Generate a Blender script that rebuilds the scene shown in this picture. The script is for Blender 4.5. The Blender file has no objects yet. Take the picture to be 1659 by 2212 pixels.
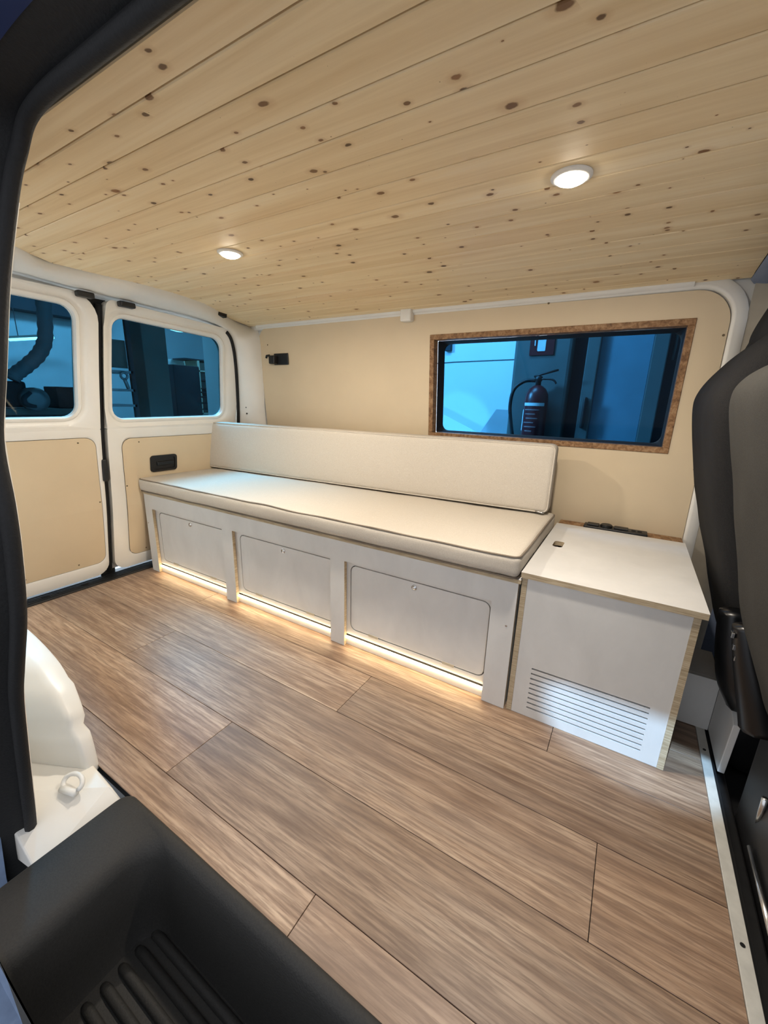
import bpy, bmesh, math, random
from mathutils import Vector, noise

random.seed(7)
scene = bpy.context.scene
COL = scene.collection
PI = math.pi

# ------------------------------------------------------------------ camera
CAM = Vector((2.1314, -1.1219, 0.9176))
RT = Vector((0.85439244, 0.51888935, 0.0277021))
UP = Vector((-0.15779523, 0.20829002, 0.96525434))
FW = Vector((-0.49509013, 0.82907726, -0.25983968))
FPX = 876.54
cam_data = bpy.data.cameras.new('camera')
cam = bpy.data.objects.new('camera', cam_data)
COL.objects.link(cam)
from mathutils import Matrix
M = Matrix(((RT.x, UP.x, -FW.x, CAM.x), (RT.y, UP.y, -FW.y, CAM.y), (RT.z, UP.z, -FW.z, CAM.z), (0, 0, 0, 1)))
cam.matrix_world = M
cam_data.sensor_fit = 'HORIZONTAL'
cam_data.sensor_width = 36.0
cam_data.lens = 36.0 * FPX / 1659.0
cam_data.clip_start = 0.01
scene.camera = cam

# ------------------------------------------------------------------ world, exposure
scene.view_settings.view_transform = 'Standard'
scene.view_settings.look = 'None'
scene.view_settings.gamma = 1.0
scene.view_settings.use_curve_mapping = False
scene.view_settings.exposure = 0.55
w = bpy.data.worlds.new('workshop_ambient')
scene.world = w
w.use_nodes = True
bg = w.node_tree.nodes['Background']
bg.inputs[0].default_value = (0.90, 0.93, 1.0, 1)
bg.inputs[1].default_value = 0.80


def lamp(name, kind, loc, target, energy, color, size=0.1, size_y=None, angle=None, blend=0.2, parent=None):
    d = bpy.data.lights.new(name, kind)
    d.energy = energy
    d.color = color
    if kind == 'AREA':
        d.size = size
        if size_y:
            d.shape = 'RECTANGLE'
            d.size_y = size_y
        else:
            d.shape = 'DISK'
    else:
        d.shadow_soft_size = size
    if kind == 'SPOT':
        d.spot_size = angle
        d.spot_blend = blend
    o = bpy.data.objects.new(name, d)
    COL.objects.link(o)
    o.location = loc
    o.rotation_euler = (Vector(target) - Vector(loc)).to_track_quat('-Z', 'Y').to_euler()
    if parent:
        o.parent = parent
        o.matrix_parent_inverse = parent.matrix_basis.inverted()
    return o


COOL = (0.72, 0.86, 1.0)
WARM = (1.0, 0.905, 0.78)
# workshop lamps outside the van
wld = lamp('cabinet_pool_spot', 'SPOT', (1.80, -2.60, 3.55), (2.25, -0.02, 0.10), 1000, (0.45, 0.70, 1.0), 0.03, angle=math.radians(3.4), blend=0.15)  # added unseen spot, cone shaped to throw only the cool pool on the cabinet
wld.scale = (1.8, 1.0, 1.0)
lamp('workshop_lamp_rear', 'AREA', (-0.9, 0.35, 2.3), (0.4, 0.25, 0.5), 380, COOL, 0.25, 0.9)
lamp('workshop_lamp_side', 'AREA', (0.9, 1.25, 2.6), (0.6, 2.7, 1.1), 80, COOL, 0.9, 0.25)
lamp('workshop_lamp_pool', 'SPOT', (1.25, 1.30, 0.55), (0.73, 2.6, 0.74), 70, COOL, 0.03, angle=math.radians(24), blend=0.25)
lamp('workshop_lamp_back', 'AREA', (-4.2, 1.6, 3.0), (-6.0, 2.2, 0.8), 260, COOL, 1.6, 0.4)
lamp('workshop_lamp_rack', 'AREA', (-2.4, 3.4, 2.6), (-4.3, 3.6, 0.8), 80, COOL, 0.8, 0.3)


# ------------------------------------------------------------------ pixel helpers (1659 x 2212 photograph)
def ray(px, py):
    return FW + RT * ((px - 829.5) / FPX) - UP * ((py - 1106.0) / FPX)


def onX(px, py, v):
    d = ray(px, py)
    return CAM + d * ((v - CAM.x) / d.x)


def onY(px, py, v):
    d = ray(px, py)
    return CAM + d * ((v - CAM.y) / d.y)


def onZ(px, py, v=0.0):
    d = ray(px, py)
    return CAM + d * ((v - CAM.z) / d.z)


def interp(v, xs, ys):
    if v <= xs[0]:
        return ys[0] + (v - xs[0]) * (ys[1] - ys[0]) / (xs[1] - xs[0])
    for i in range(len(xs) - 1):
        if v <= xs[i + 1]:
            return ys[i] + (v - xs[i]) * (ys[i + 1] - ys[i]) / (xs[i + 1] - xs[i])
    return ys[-1] + (v - xs[-1]) * (ys[-1] - ys[-2]) / (xs[-1] - xs[-2])


def march(px, py, g):
    d = ray(px, py)
    t, s0 = 0.05, g(CAM) > 0
    while t < 12 and (g(CAM + d * t) > 0) == s0:
        t += 0.01
    a, b = t - 0.01, t
    for _ in range(20):
        m = (a + b) / 2
        if (g(CAM + d * m) > 0) == s0:
            a = m
        else:
            b = m
    return CAM + d * b


def ywall(z):                                   # far side wall leans inwards
    return 0.70 - 0.09 * (z - 0.45)


def zceil(y):                                   # crowned roof lining
    return 1.354 - 0.086 * (y + 0.05) ** 2


DZ = (-0.10, 0.04, 0.38, 0.60, 0.74, 1.02, 1.30, 1.60)
DX = (-0.10, -0.08, -0.01, 0.02, 0.042, 0.11, 0.19, 0.27)


def xdoor(z):                                   # rear doors lean forwards
    return interp(z, DZ, DX)


def onW(px, py):
    return march(px, py, lambda p: p.y - ywall(p.z))


def onC(px, py):
    return march(px, py, lambda p: p.z - zceil(p.y))


def onD(px, py):
    return march(px, py, lambda p: xdoor(p.z) - p.x)


# ------------------------------------------------------------------ materials
def lin(c):
    return tuple(((v / 255.0) / 12.92 if v / 255.0 <= 0.04045 else ((v / 255.0 + 0.055) / 1.055) ** 2.4) for v in c) + (1.0,)


class NT:
    def __init__(self, name):
        self.m = bpy.data.materials.new(name)
        self.m.use_nodes = True
        self.t = self.m.node_tree
        self.b = self.t.nodes['Principled BSDF']

    def n(self, typ, **kw):
        nd = self.t.nodes.new(typ)
        for k, v in kw.items():
            setattr(nd, k, v)
        return nd

    def put(self, sock, v):
        if hasattr(v, 'is_output') or isinstance(v, bpy.types.NodeSocket):
            self.t.links.new(v, sock)
        elif v is not None:
            sock.default_value = v

    def math(self, op, a, b=None, clamp=False):
        nd = self.n('ShaderNodeMath', operation=op, use_clamp=clamp)
        self.put(nd.inputs[0], a)
        if b is not None:
            self.put(nd.inputs[1], b)
        return nd.outputs[0]

    def mix(self, fac, a, b, mode='MIX'):
        nd = self.n('ShaderNodeMix', data_type='RGBA', blend_type=mode)
        self.put(nd.inputs[0], fac)
        self.put(nd.inputs[6], a)
        self.put(nd.inputs[7], b)
        return nd.outputs[2]

    def coords(self, scale, offset=None):
        tc = self.n('ShaderNodeTexCoord')
        mp = self.n('ShaderNodeMapping')
        self.t.links.new(tc.outputs['Object'], mp.inputs[0])
        mp.inputs['Scale'].default_value = scale
        if offset is not None:
            cb = self.n('ShaderNodeCombineXYZ')
            self.put(cb.inputs[0], offset)
            self.put(cb.inputs[1], self.math('MULTIPLY', offset, 1.7))
            self.t.links.new(cb.outputs[0], mp.inputs[1])
        return mp.outputs[0]

    def noise(self, vec, scale, detail=4, rough=0.55, distort=0.0):
        nd = self.n('ShaderNodeTexNoise')
        self.t.links.new(vec, nd.inputs['Vector'])
        nd.inputs['Scale'].default_value = scale
        nd.inputs['Detail'].default_value = detail
        nd.inputs['Roughness'].default_value = rough
        nd.inputs['Distortion'].default_value = distort
        return nd.outputs[0]

    def ramp(self, fac, stops):
        nd = self.n('ShaderNodeValToRGB')
        self.put(nd.inputs[0], fac)
        el = nd.color_ramp.elements
        while len(el) < len(stops):
            el.new(0.5)
        for e, (p, c) in zip(el, stops):
            e.position = p
            e.color = c
        return nd.outputs[0]

    def bump(self, h, strength, dist=0.002):
        nd = self.n('ShaderNodeBump')
        nd.inputs['Strength'].default_value = strength
        nd.inputs['Distance'].default_value = dist
        self.put(nd.inputs['Height'], h)
        self.t.links.new(nd.outputs[0], self.b.inputs['Normal'])

    def fin(self, color=None, rough=None, spec=None, metal=None):
        if color is not None:
            self.put(self.b.inputs['Base Color'], color)
        if rough is not None:
            self.put(self.b.inputs['Roughness'], rough)
        if spec is not None:
            self.b.inputs['Specular IOR Level'].default_value = spec
        if metal is not None:
            self.b.inputs['Metallic'].default_value = metal
        return self.m


def plain(name, rgb, rough=0.5, var=0.06, scale=30, spec=0.5, metal=0.0, bump=0.0):
    t = NT(name)
    v = t.coords((1, 1, 1))
    n_ = t.noise(v, scale, 3)
    c = lin(rgb)
    d = tuple(x * (1 - var * 2) for x in c[:3]) + (1,)
    e = tuple(min(1, x * (1 + var)) for x in c[:3]) + (1,)
    if bump:
        t.bump(n_, bump)
    return t.fin(t.ramp(n_, [(0.3, d), (0.7, e)]), rough, spec, metal)


def emit(name, rgb, strength):
    t = NT(name)
    t.b.inputs['Base Color'].default_value = (0.8, 0.8, 0.8, 1)
    t.b.inputs['Emission Color'].default_value = rgb + (1,)
    t.b.inputs['Emission Strength'].default_value = strength
    return t.m


def glass(name, tint, refl=0.06):
    t = NT(name)
    tr = t.n('ShaderNodeBsdfTransparent')
    tr.inputs[0].default_value = tint + (1,)
    gl = t.n('ShaderNodeBsdfGlossy')
    gl.inputs['Roughness'].default_value = 0.02
    mx = t.n('ShaderNodeMixShader')
    lw = t.n('ShaderNodeLayerWeight')
    lw.inputs[0].default_value = 0.25
    t.put(mx.inputs[0], t.math('MULTIPLY', lw.outputs['Fresnel'], refl * 4, True))
    t.t.links.new(tr.outputs[0], mx.inputs[1])
    t.t.links.new(gl.outputs[0], mx.inputs[2])
    out = t.t.nodes['Material Output']
    t.t.links.new(mx.outputs[0], out.inputs[0])
    return t.m


def pine():
    t = NT('pine_boards')
    oi = t.n('ShaderNodeObjectInfo')
    rnd = t.math('MULTIPLY', oi.outputs['Random'], 37.0)
    g = t.noise(t.coords((1.2, 26, 1), rnd), 1.0, 5, 0.6, 0.6)
    f = t.noise(t.coords((4, 160, 1), rnd), 1.0, 3)
    c = t.ramp(g, [(0.30, lin((224, 199, 154))), (0.55, lin((243, 223, 183))), (0.75, lin((249, 235, 204)))])
    c = t.mix(t.math('MULTIPLY', f, 0.28), c, lin((196, 164, 122)), 'MIX')
    big = t.noise(t.coords((0.9, 3.5, 1), rnd), 1.0, 2)
    c = t.mix(t.ramp(big, [(0.55, (0, 0, 0, 1)), (0.75, (0.4, 0.4, 0.4, 1))]), c, lin((205, 160, 110)))
    c = t.mix(t.math('MULTIPLY', oi.outputs['Random'], 0.25), c, lin((228, 198, 152)))

    def knots(c, sc, lo, k, seed):
        vo = t.n('ShaderNodeTexVoronoi', voronoi_dimensions='2D')
        t.t.links.new(t.coords(sc, t.math('ADD', rnd, seed)), vo.inputs['Vector'])
        vo.inputs['Scale'].default_value = 1.0
        wob = t.noise(t.coords((90, 90, 1), rnd), 1.0, 2)
        sp = t.n('ShaderNodeSeparateColor')
        t.t.links.new(vo.outputs['Color'], sp.inputs[0])
        r = t.math('MULTIPLY', t.math('MAXIMUM', t.math('SUBTRACT', sp.outputs[0], lo), 0.0), k)
        dd = t.math('ADD', vo.outputs['Distance'], t.math('MULTIPLY', t.math('SUBTRACT', wob, 0.5), 0.06))
        q = t.math('DIVIDE', dd, t.math('ADD', r, 0.0001))
        halo = t.math('SUBTRACT', 1.0, t.math('DIVIDE', q, 2.6), True)
        core = t.math('MULTIPLY', t.math('SUBTRACT', 1.1, q, True), 3.0, True)
        c = t.mix(t.math('MULTIPLY', halo, 0.5), c, lin((176, 128, 78)))
        kc = t.mix(sp.outputs[1], lin((84, 62, 38)), lin((146, 104, 66)))
        return t.mix(t.math('MULTIPLY', core, 0.95), c, kc)
    c = knots(c, (8.2, 10.5, 1), 0.56, 0.20, 3.0)
    c = knots(c, (12, 15, 1), 0.66, 0.24, 11.0)
    t.bump(g, 0.12, 0.001)
    return t.fin(c, 0.55, 0.3)


def oak_vinyl():
    t = NT('oak_vinyl')
    oi = t.n('ShaderNodeObjectInfo')
    rnd = t.math('MULTIPLY', oi.outputs['Random'], 53.0)
    g0 = t.noise(t.coords((1.1, 11, 1), rnd), 1.0, 9, 0.70, 1.2)
    wv = t.n('ShaderNodeTexWave', wave_type='BANDS', bands_direction='Y')
    t.t.links.new(t.coords((0.45, 6.0, 1), rnd), wv.inputs['Vector'])
    wv.inputs['Scale'].default_value = 1.6
    wv.inputs['Distortion'].default_value = 7.0
    wv.inputs['Detail'].default_value = 3.0
    wv.inputs['Detail Scale'].default_value = 0.9
    g = t.math('ADD', t.math('MULTIPLY', g0, 0.88), t.math('MULTIPLY', wv.outputs[1], 0.11))
    f = t.noise(t.coords((9, 150, 1), rnd), 1.0, 4, 0.65)
    big = t.noise(t.coords((1.6, 5.5, 1), rnd), 1.0, 3, 0.5, 0.8)
    c = t.ramp(g, [(0.28, lin((118, 92, 72))), (0.43, lin((152, 125, 102))), (0.56, lin((177, 150, 125))), (0.74, lin((196, 172, 147)))])
    c = t.mix(t.ramp(f, [(0.40, (0.7, 0.7, 0.7, 1)), (0.58, (0, 0, 0, 1))]), c, lin((112, 88, 72)))
    c = t.mix(t.ramp(big, [(0.45, (0, 0, 0, 1)), (0.7, (0.45, 0.45, 0.45, 1))]), c, lin((122, 106, 96)))
    ln = t.noise(t.coords((1.4, 34, 1), rnd), 1.0, 3, 0.5, 1.0)
    c = t.mix(t.ramp(ln, [(0.60, (0, 0, 0, 1)), (0.74, (0.5, 0.5, 0.5, 1))]), c, lin((98, 74, 58)))
    vo = t.n('ShaderNodeTexVoronoi', voronoi_dimensions='2D')
    t.t.links.new(t.coords((1.9, 5.2, 1), rnd), vo.inputs['Vector'])
    vo.inputs['Scale'].default_value = 1.0
    kn = t.math('SUBTRACT', 1.0, t.math('MULTIPLY', t.math('ADD', vo.outputs['Distance'], t.math('MULTIPLY', t.math('SUBTRACT', g, 0.5), 0.35)), 6.5), True)
    c = t.mix(t.math('MULTIPLY', kn, 0.6), c, lin((104, 78, 60)))
    hv = t.math('MULTIPLY', t.math('SUBTRACT', oi.outputs['Random'], 0.5), 0.34)
    hs = t.n('ShaderNodeHueSaturation')
    t.put(hs.inputs['Value'], t.math('ADD', hv, 0.98))
    t.put(hs.inputs['Color'], c)
    t.bump(f, 0.10, 0.001)
    return t.fin(hs.outputs[0], t.ramp(f, [(0.3, (0.5, 0.5, 0.5, 1)), (0.7, (0.38, 0.38, 0.38, 1))]), 0.4)


def laminate(name, a, b, sc=(3, 3, 30)):
    t = NT(name)
    n1 = t.noise(t.coords(sc), 1.0, 5, 0.6, 0.4)
    c = t.ramp(n1, [(0.3, lin(a)), (0.7, lin(b))])
    return t.fin(c, 0.42, 0.4)


def ply_edge():
    t = NT('plywood_edge')
    v = t.coords((14, 14, 380))
    n1 = t.noise(v, 1.0, 3)
    n2 = t.noise(t.coords((60, 60, 60)), 1.0, 3)
    c = t.ramp(n1, [(0.35, lin((158, 140, 112))), (0.6, lin((200, 184, 156)))])
    c = t.mix(t.math('MULTIPLY', n2, 0.35), c, lin((136, 114, 86)))
    return t.fin(c, 0.6, 0.2)


def frame_wood():
    t = NT('window_frame_wood')
    n1 = t.noise(t.coords((70, 30, 70)), 1.0, 4, 0.6, 0.5)
    c = t.ramp(n1, [(0.3, lin((98, 70, 46))), (0.5, lin((138, 104, 72))), (0.72, lin((170, 138, 104)))])
    return t.fin(c, 0.55, 0.25)


def fabric(name, a, b):
    t = NT(name)
    v = t.coords((1, 1, 1))
    n1 = t.noise(v, 420, 3, 0.7)
    n2 = t.noise(v, 60, 3, 0.6)
    wv = t.n('ShaderNodeTexWave', wave_type='BANDS', bands_direction='DIAGONAL')
    t.t.links.new(v, wv.inputs['Vector'])
    wv.inputs['Scale'].default_value = 240
    wv.inputs['Distortion'].default_value = 3
    h = t.math('ADD', n1, t.math('MULTIPLY', wv.outputs[1], 0.25))
    c = t.ramp(h, [(0.35, lin(a)), (0.85, lin(b))])
    c = t.mix(t.math('MULTIPLY', n2, 0.25), c, lin(a))
    t.bump(h, 0.35, 0.0015)
    return t.fin(c, 0.92, 0.15)


MT = dict(
    pine=pine(), oak=oak_vinyl(), lam=laminate('white_laminate', (201, 199, 195), (211, 209, 205), (9, 9, 5)),
    ply=ply_edge(), framewood=frame_wood(),
    linen=fabric('linen_fabric', (176, 166, 152), (205, 197, 184)),
    piping=plain('piping_cord', (120, 108, 94), 0.9),
    white=plain('white_paint', (226, 223, 216), 0.38, 0.015, 8),
    whiteplastic=plain('white_plastic', (228, 227, 222), 0.35, 0.02, 6),
    beige=plain('beige_panel', (208, 189, 158), 0.55, 0.02, 5),
    black=plain('black_plastic', (22, 22, 23), 0.45, 0.15, 60),
    gloss=plain('gloss_black', (8, 8, 10), 0.34, 0.1, 20),
    rubber=plain('black_rubber', (14, 14, 16), 0.75, 0.2, 200, bump=0.4),
    step=plain('step_plastic', (40, 39, 37), 0.7, 0.12, 260, bump=0.35),
    jamb=plain('body_paint_shaded', (34, 46, 84), 0.4, 0.1, 12),  # white body paint, darkened to navy to hold the shade outside the door
    jamb2=plain('body_metal_cool_lit', (112, 130, 158), 0.45, 0.12, 25),  # paler body colour with the cool light on the lower jamb painted in
    seatgrey=fabric('dark_seat_cloth', (46, 45, 42), (64, 62, 58)),
    seatblack=fabric('black_seat_cover', (26, 26, 27), (42, 41, 41)),
    grey=plain('cab_grey_trim', (122, 134, 158), 0.6, 0.05, 20),
    pillar=plain('pillar_trim', (150, 142, 128), 0.6, 0.05, 20),
    alu=plain('floor_edge_strip', (188, 186, 178), 0.5, 0.06, 40),
    metal=plain('chrome', (205, 205, 205), 0.22, 0.03, 20, metal=1.0),
    screw=plain('screw_head', (110, 96, 74), 0.4, 0.05, 60, metal=0.6),
    dark=plain('dark_void', (8, 8, 9), 0.9),
    hinge=plain('hinge_beige', (182, 172, 152), 0.5, 0.05),
    led=emit('led_strip_glow', (1.0, 0.76, 0.44), 15.0),
    bulb=emit('downlight_lens_glow', (1.0, 0.90, 0.74), 26.0),
    tube=emit('fluorescent_glow', (0.8, 0.95, 1.0), 12.0),
    glass_side=glass('side_window_tint', (0.18, 0.40, 0.55)),
    glass_rear=glass('rear_window_tint', (0.17, 0.35, 0.43)),
    glass_cab=glass('cab_window_glass', (0.75, 0.85, 0.92)),
    wshop=plain('workshop_wall_paint', (176, 184, 190), 0.8, 0.05, 3),
    wwhite=plain('workshop_white_wall', (232, 234, 236), 0.8, 0.02, 3),
    wgrey=plain('workshop_column', (88, 94, 92), 0.85, 0.06, 6),
    wdoor=plain('workshop_door_paint', (104, 134, 148), 0.6, 0.08, 4),
    wdark=plain('workshop_dark', (40, 44, 52), 0.8, 0.1, 8),
    concrete=plain('workshop_floor', (150, 150, 150), 0.8, 0.1, 5),
    red=plain('extinguisher_red', (92, 22, 26), 0.35, 0.05),
    paper=plain('paper_label', (215, 220, 222), 0.7, 0.04),
    txt=plain('label_print', (150, 104, 104), 0.6),
    card=plain('grey_sheet', (176, 178, 182), 0.8, 0.05, 6),
    duct=plain('grey_duct', (104, 112, 122), 0.6, 0.08, 40),
    steel=plain('rack_steel', (120, 126, 132), 0.4, 0.05, 20, metal=0.5),
    wood2=plain('shelf_wood', (200, 192, 172), 0.7, 0.06, 20),
)


# ------------------------------------------------------------------ mesh building
class MB:
    def __init__(self):
        self.v, self.f, self.mi = [], [], []

    def add(self, verts, faces, mi=0):
        o = len(self.v)
        self.v += [tuple(p) for p in verts]
        for f in faces:
            self.f.append(tuple(i + o for i in f))
            self.mi.append(mi)
        return self

    def box(self, x0, x1, y0, y1, z0, z1, ends=None):
        """ends: axis 0/1/2 whose faces keep slot 0, the edges take slot 1"""
        vs = [(x, y, z) for x in (x0, x1) for y in (y0, y1) for z in (z0, z1)]
        fs = [((0, 1, 3, 2), 0), ((4, 6, 7, 5), 0), ((0, 4, 5, 1), 1), ((2, 3, 7, 6), 1), ((0, 2, 6, 4), 2), ((1, 5, 7, 3), 2)]
        o = len(self.v)
        self.v += vs
        for f, ax in fs:
            self.f.append(tuple(i + o for i in f))
            self.mi.append(0 if ends is None or ax == ends else 1)
        return self

    def loft(self, loops, closed=True, mi=0, cap=False):
        n = len(loops[0])
        o = len(self.v)
        for l in loops:
            self.v += [tuple(p) for p in l]
        for i in range(len(loops) - 1):
            for j in range(n if closed else n - 1):
                k = (j + 1) % n
                self.f.append((o + i * n + j, o + i * n + k, o + (i + 1) * n + k, o + (i + 1) * n + j))
                self.mi.append(mi)
        if cap:
            self.f.append(tuple(o + j for j in range(n))[::-1])
            self.f.append(tuple(o + (len(loops) - 1) * n + j for j in range(n)))
            self.mi += [mi, mi]
        return self

    def tube(self, path, r, n=10, closed=False, cap=True, mi=0):
        path = [Vector(p) for p in path]
        loops = []
        prev = None
        m = len(path)
        for i, p in enumerate(path):
            if closed:
                t = path[(i + 1) % m] - path[i - 1]
            else:
                t = path[min(i + 1, m - 1)] - path[max(i - 1, 0)]
            t.normalize()
            if prev is None:
                a = Vector((0, 0, 1)) if abs(t.z) < 0.9 else Vector((1, 0, 0))
            else:
                a = prev
            u = (a - t * a.dot(t)).normalized()
            prev = u
            b = t.cross(u)
            rr = r(i / max(1, m - 1)) if callable(r) else r
            loops.append([p + u * (rr * math.cos(2 * PI * k / n)) + b * (rr * math.sin(2 * PI * k / n)) for k in range(n)])
        if closed:
            loops.append(loops[0])
        return self.loft(loops, True, mi, cap and not closed)

    def lathe(self, prof, base, axis='z', n=24, mi=0):
        loops = []
        for r, h in prof:
            l = []
            for k in range(n):
                a = 2 * PI * k / n
                c, s = r * math.cos(a), r * math.sin(a)
                if axis == 'z':
                    l.append((base[0] + c, base[1] + s, base[2] + h))
                elif axis == 'y':
                    l.append((base[0] + c, base[1] + h, base[2] + s))
                else:
                    l.append((base[0] + h, base[1] + c, base[2] + s))
            loops.append(l)
        return self.loft(loops, True, mi, True)

    def build(self, name, mats, parent=None, smooth=False, bevel=0.0, seg=2, auto=None):
        me = bpy.data.meshes.new(name)
        me.from_pydata(self.v, [], self.f)
        mats = mats if isinstance(mats, (list, tuple)) else [mats]
        for m in mats:
            me.materials.append(MT[m])
        for p, i in zip(me.polygons, self.mi):
            p.material_index = min(i, len(mats) - 1)
        bm = bmesh.new()
        bm.from_mesh(me)
        bmesh.ops.recalc_face_normals(bm, faces=bm.faces)
        bm.to_mesh(me)
        bm.free()
        if smooth:
            for p in me.polygons:
                p.use_smooth = True
        o = bpy.data.objects.new(name, me)
        COL.objects.link(o)
        if bevel:
            b = o.modifiers.new('bevel', 'BEVEL')
            b.width = bevel
            b.segments = seg
            b.limit_method = 'ANGLE'
            b.angle_limit = math.radians(40)
        if smooth and auto:
            me.set_sharp_from_angle(angle=math.radians(auto))
        if parent:
            o.parent = parent
            o.matrix_parent_inverse = parent.matrix_basis.inverted()
        return o


def thing(name, label, cat, loc=(0, 0, 0), group=None):
    o = bpy.data.objects.new(name, None)
    COL.objects.link(o)
    o.empty_display_size = 0.05
    o.location = loc
    o['label'] = label
    o['category'] = cat
    if group:
        o['group'] = group
    return o


def tag(o, label, cat, group=None):
    o['label'] = label
    o['category'] = cat
    if group:
        o['group'] = group
    return o


def struct(o, label=None):
    o['kind'] = 'structure'
    if label:
        o['label'] = label
    return o


def sempty(name, label=None):
    o = bpy.data.objects.new(name, None)
    COL.objects.link(o)
    o.empty_display_size = 0.05
    return struct(o, label)


def rquad(c, r, n=5, k=6):
    """rounded quad through 2D corners c (in order), n arc steps, k steps along each side"""
    c = [Vector(p) for p in c]
    out = []
    for i in range(4):
        p, a, b = c[i], c[i - 1], c[(i + 1) % 4]
        ri = r[i] if isinstance(r, (list, tuple)) else r
        s = p + (a - p).normalized() * ri
        e = p + (b - p).normalized() * ri
        for j in range(n + 1):
            u = j / n
            # circular-ish blend (cubic with kappa)
            q1 = s + (p - s) * 0.55
            q2 = e + (p - e) * 0.55
            out.append(s * (1 - u) ** 3 + q1 * 3 * u * (1 - u) ** 2 + q2 * 3 * u * u * (1 - u) + e * u ** 3)
        nr = r[(i + 1) % 4] if isinstance(r, (list, tuple)) else r
        e2 = b + (p - b).normalized() * nr
        for j in range(1, k):
            out.append(e.lerp(e2, j / k))
    return out


def rect(u0, v0, u1, v1):
    return [(u0, v0), (u1, v0), (u1, v1), (u0, v1)]


def rbox(x0, x1, y0, y1, z0, z1, r, n=6, sub=(24, 8, 3), puff=(0, 0, 0), wob=0.0, seed=0.0):
    """rounded cushion box: returns verts, faces"""
    def axis(a, b, m):
        pts = [a + r * (1 - math.cos(PI / 2 * i / n)) for i in range(n + 1)]
        pts += [a + r + (b - a - 2 * r) * i / m for i in range(1, m)]
        pts += [b - r + r * math.sin(PI / 2 * i / n) for i in range(n + 1)]
        return pts
    X, Y, Z = axis(x0, x1, sub[0]), axis(y0, y1, sub[1]), axis(z0, z1, sub[2])
    idx, V, F = {}, [], []
    cx, cy, cz = (x0 + x1) / 2, (y0 + y1) / 2, (z0 + z1) / 2

    def vid(i, j, k):
        if (i, j, k) in idx:
            return idx[(i, j, k)]
        p = Vector((X[i], Y[j], Z[k]))
        q = Vector((min(max(p.x, x0 + r), x1 - r), min(max(p.y, y0 + r), y1 - r), min(max(p.z, z0 + r), z1 - r)))
        d = p - q
        # scale cube corner offset to a sphere
        m = max(abs(d.x), abs(d.y), abs(d.z))
        if d.length > 1e-9:
            p = q + d.normalized() * min(r, m if m > 0 else r)
        ux, uy, uz = (p.x - cx) / (x1 - x0) * 2, (p.y - cy) / (y1 - y0) * 2, (p.z - cz) / (z1 - z0) * 2
        p.x += puff[0] * ux * (1 - uy * uy) * (1 - uz * uz)
        p.y += puff[1] * uy * (1 - ux ** 6) * (1 - uz * uz)
        p.z += puff[2] * uz * (1 - ux ** 6) * (1 - uy * uy)
        if wob:
            p += noise.noise_vector(p * 7 + Vector((seed, 0, 0))) * wob + noise.noise_vector(p * 22 + Vector((seed, 5, 0))) * wob * 0.35
        idx[(i, j, k)] = len(V)
        V.append(p)
        return idx[(i, j, k)]
    a, b, c = len(X) - 1, len(Y) - 1, len(Z) - 1
    for i in range(a):
        for j in range(b):
            for k in (0, c):
                F.append((vid(i, j, k), vid(i + 1, j, k), vid(i + 1, j + 1, k), vid(i, j + 1, k)))
    for i in range(a):
        for k in range(c):
            for j in (0, b):
                F.append((vid(i, j, k), vid(i + 1, j, k), vid(i + 1, j, k + 1), vid(i, j, k + 1)))
    for j in range(b):
        for k in range(c):
            for i in (0, a):
                F.append((vid(i, j, k), vid(i, j + 1, k), vid(i, j + 1, k + 1), vid(i, j, k + 1)))
    return V, F


def smooth_path(pts, n=8):
    pts = [Vector(p) for p in pts]
    out = []
    for i in range(len(pts) - 1):
        p0, p1, p2, p3 = pts[max(i - 1, 0)], pts[i], pts[i + 1], pts[min(i + 2, len(pts) - 1)]
        for j in range(n):
            t = j / n
            out.append(0.5 * ((2 * p1) + (p2 - p0) * t + (2 * p0 - 5 * p1 + 4 * p2 - p3) * t * t + (3 * p1 - p0 - 3 * p2 + p3) * t ** 3))
    out.append(pts[-1])
    return out


# ================================================================== FLOOR
floor = struct(MB().box(-0.14, 2.46, -0.765, 0.74, -0.05, -0.004).build('floor', 'dark'), 'brown oak-look plank floor of the van')
XS = 2.430
rows = [(-0.775, -0.695, (0.21, 1.748)), (-0.695, -0.493, (1.257,)), (-0.493, -0.293, (0.667, 2.205)),
        (-0.293, -0.096, (1.487,)), (-0.096, 0.102, (0.525, 2.065)), (0.102, 0.30, (1.0,)), (0.30, 0.50, (1.6,)), (0.50, 0.70, (0.4, 1.9))]
for y0, y1, js in rows:
    xs = [-0.035] + list(js) + [XS]
    for a, b in zip(xs[:-1], xs[1:]):
        g = 0.0007
        MB().box(a + g, b - g, y0 + g, y1 - g, -0.004, 0.0).build('plank', 'oak', floor, bevel=0.0006, seg=1)
# edge strip towards the cab
st = MB().box(XS, XS + 0.022, -0.80, 0.70, -0.01, 0.0025).build('edge_strip', 'alu', floor, bevel=0.001)
for yy in (-0.352, 0.15):
    MB().lathe([(0.004, 0), (0.004, 0.001)], (XS + 0.011, yy, 0.0025), n=10).build('screw', 'black', st)

# black sill in front of the rear doors
sill = struct(MB().box(-0.16, -0.035, -0.78, 0.70, -0.03, 0.006).build('trim_1', 'black', bevel=0.003), 'black rear sill strip below the rear doors')
for i in range(4):
    x = -0.055 - i * 0.018
    MB().box(x - 0.003, x + 0.003, -0.77, 0.66, 0.006, 0.008).build('rib', 'black', sill)
for yy in (-0.46, -0.30):
    MB().box(-0.078, -0.066, yy - 0.016, yy + 0.016, 0.0081, 0.0095).build('screw_slot', 'dark', sill)

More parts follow.
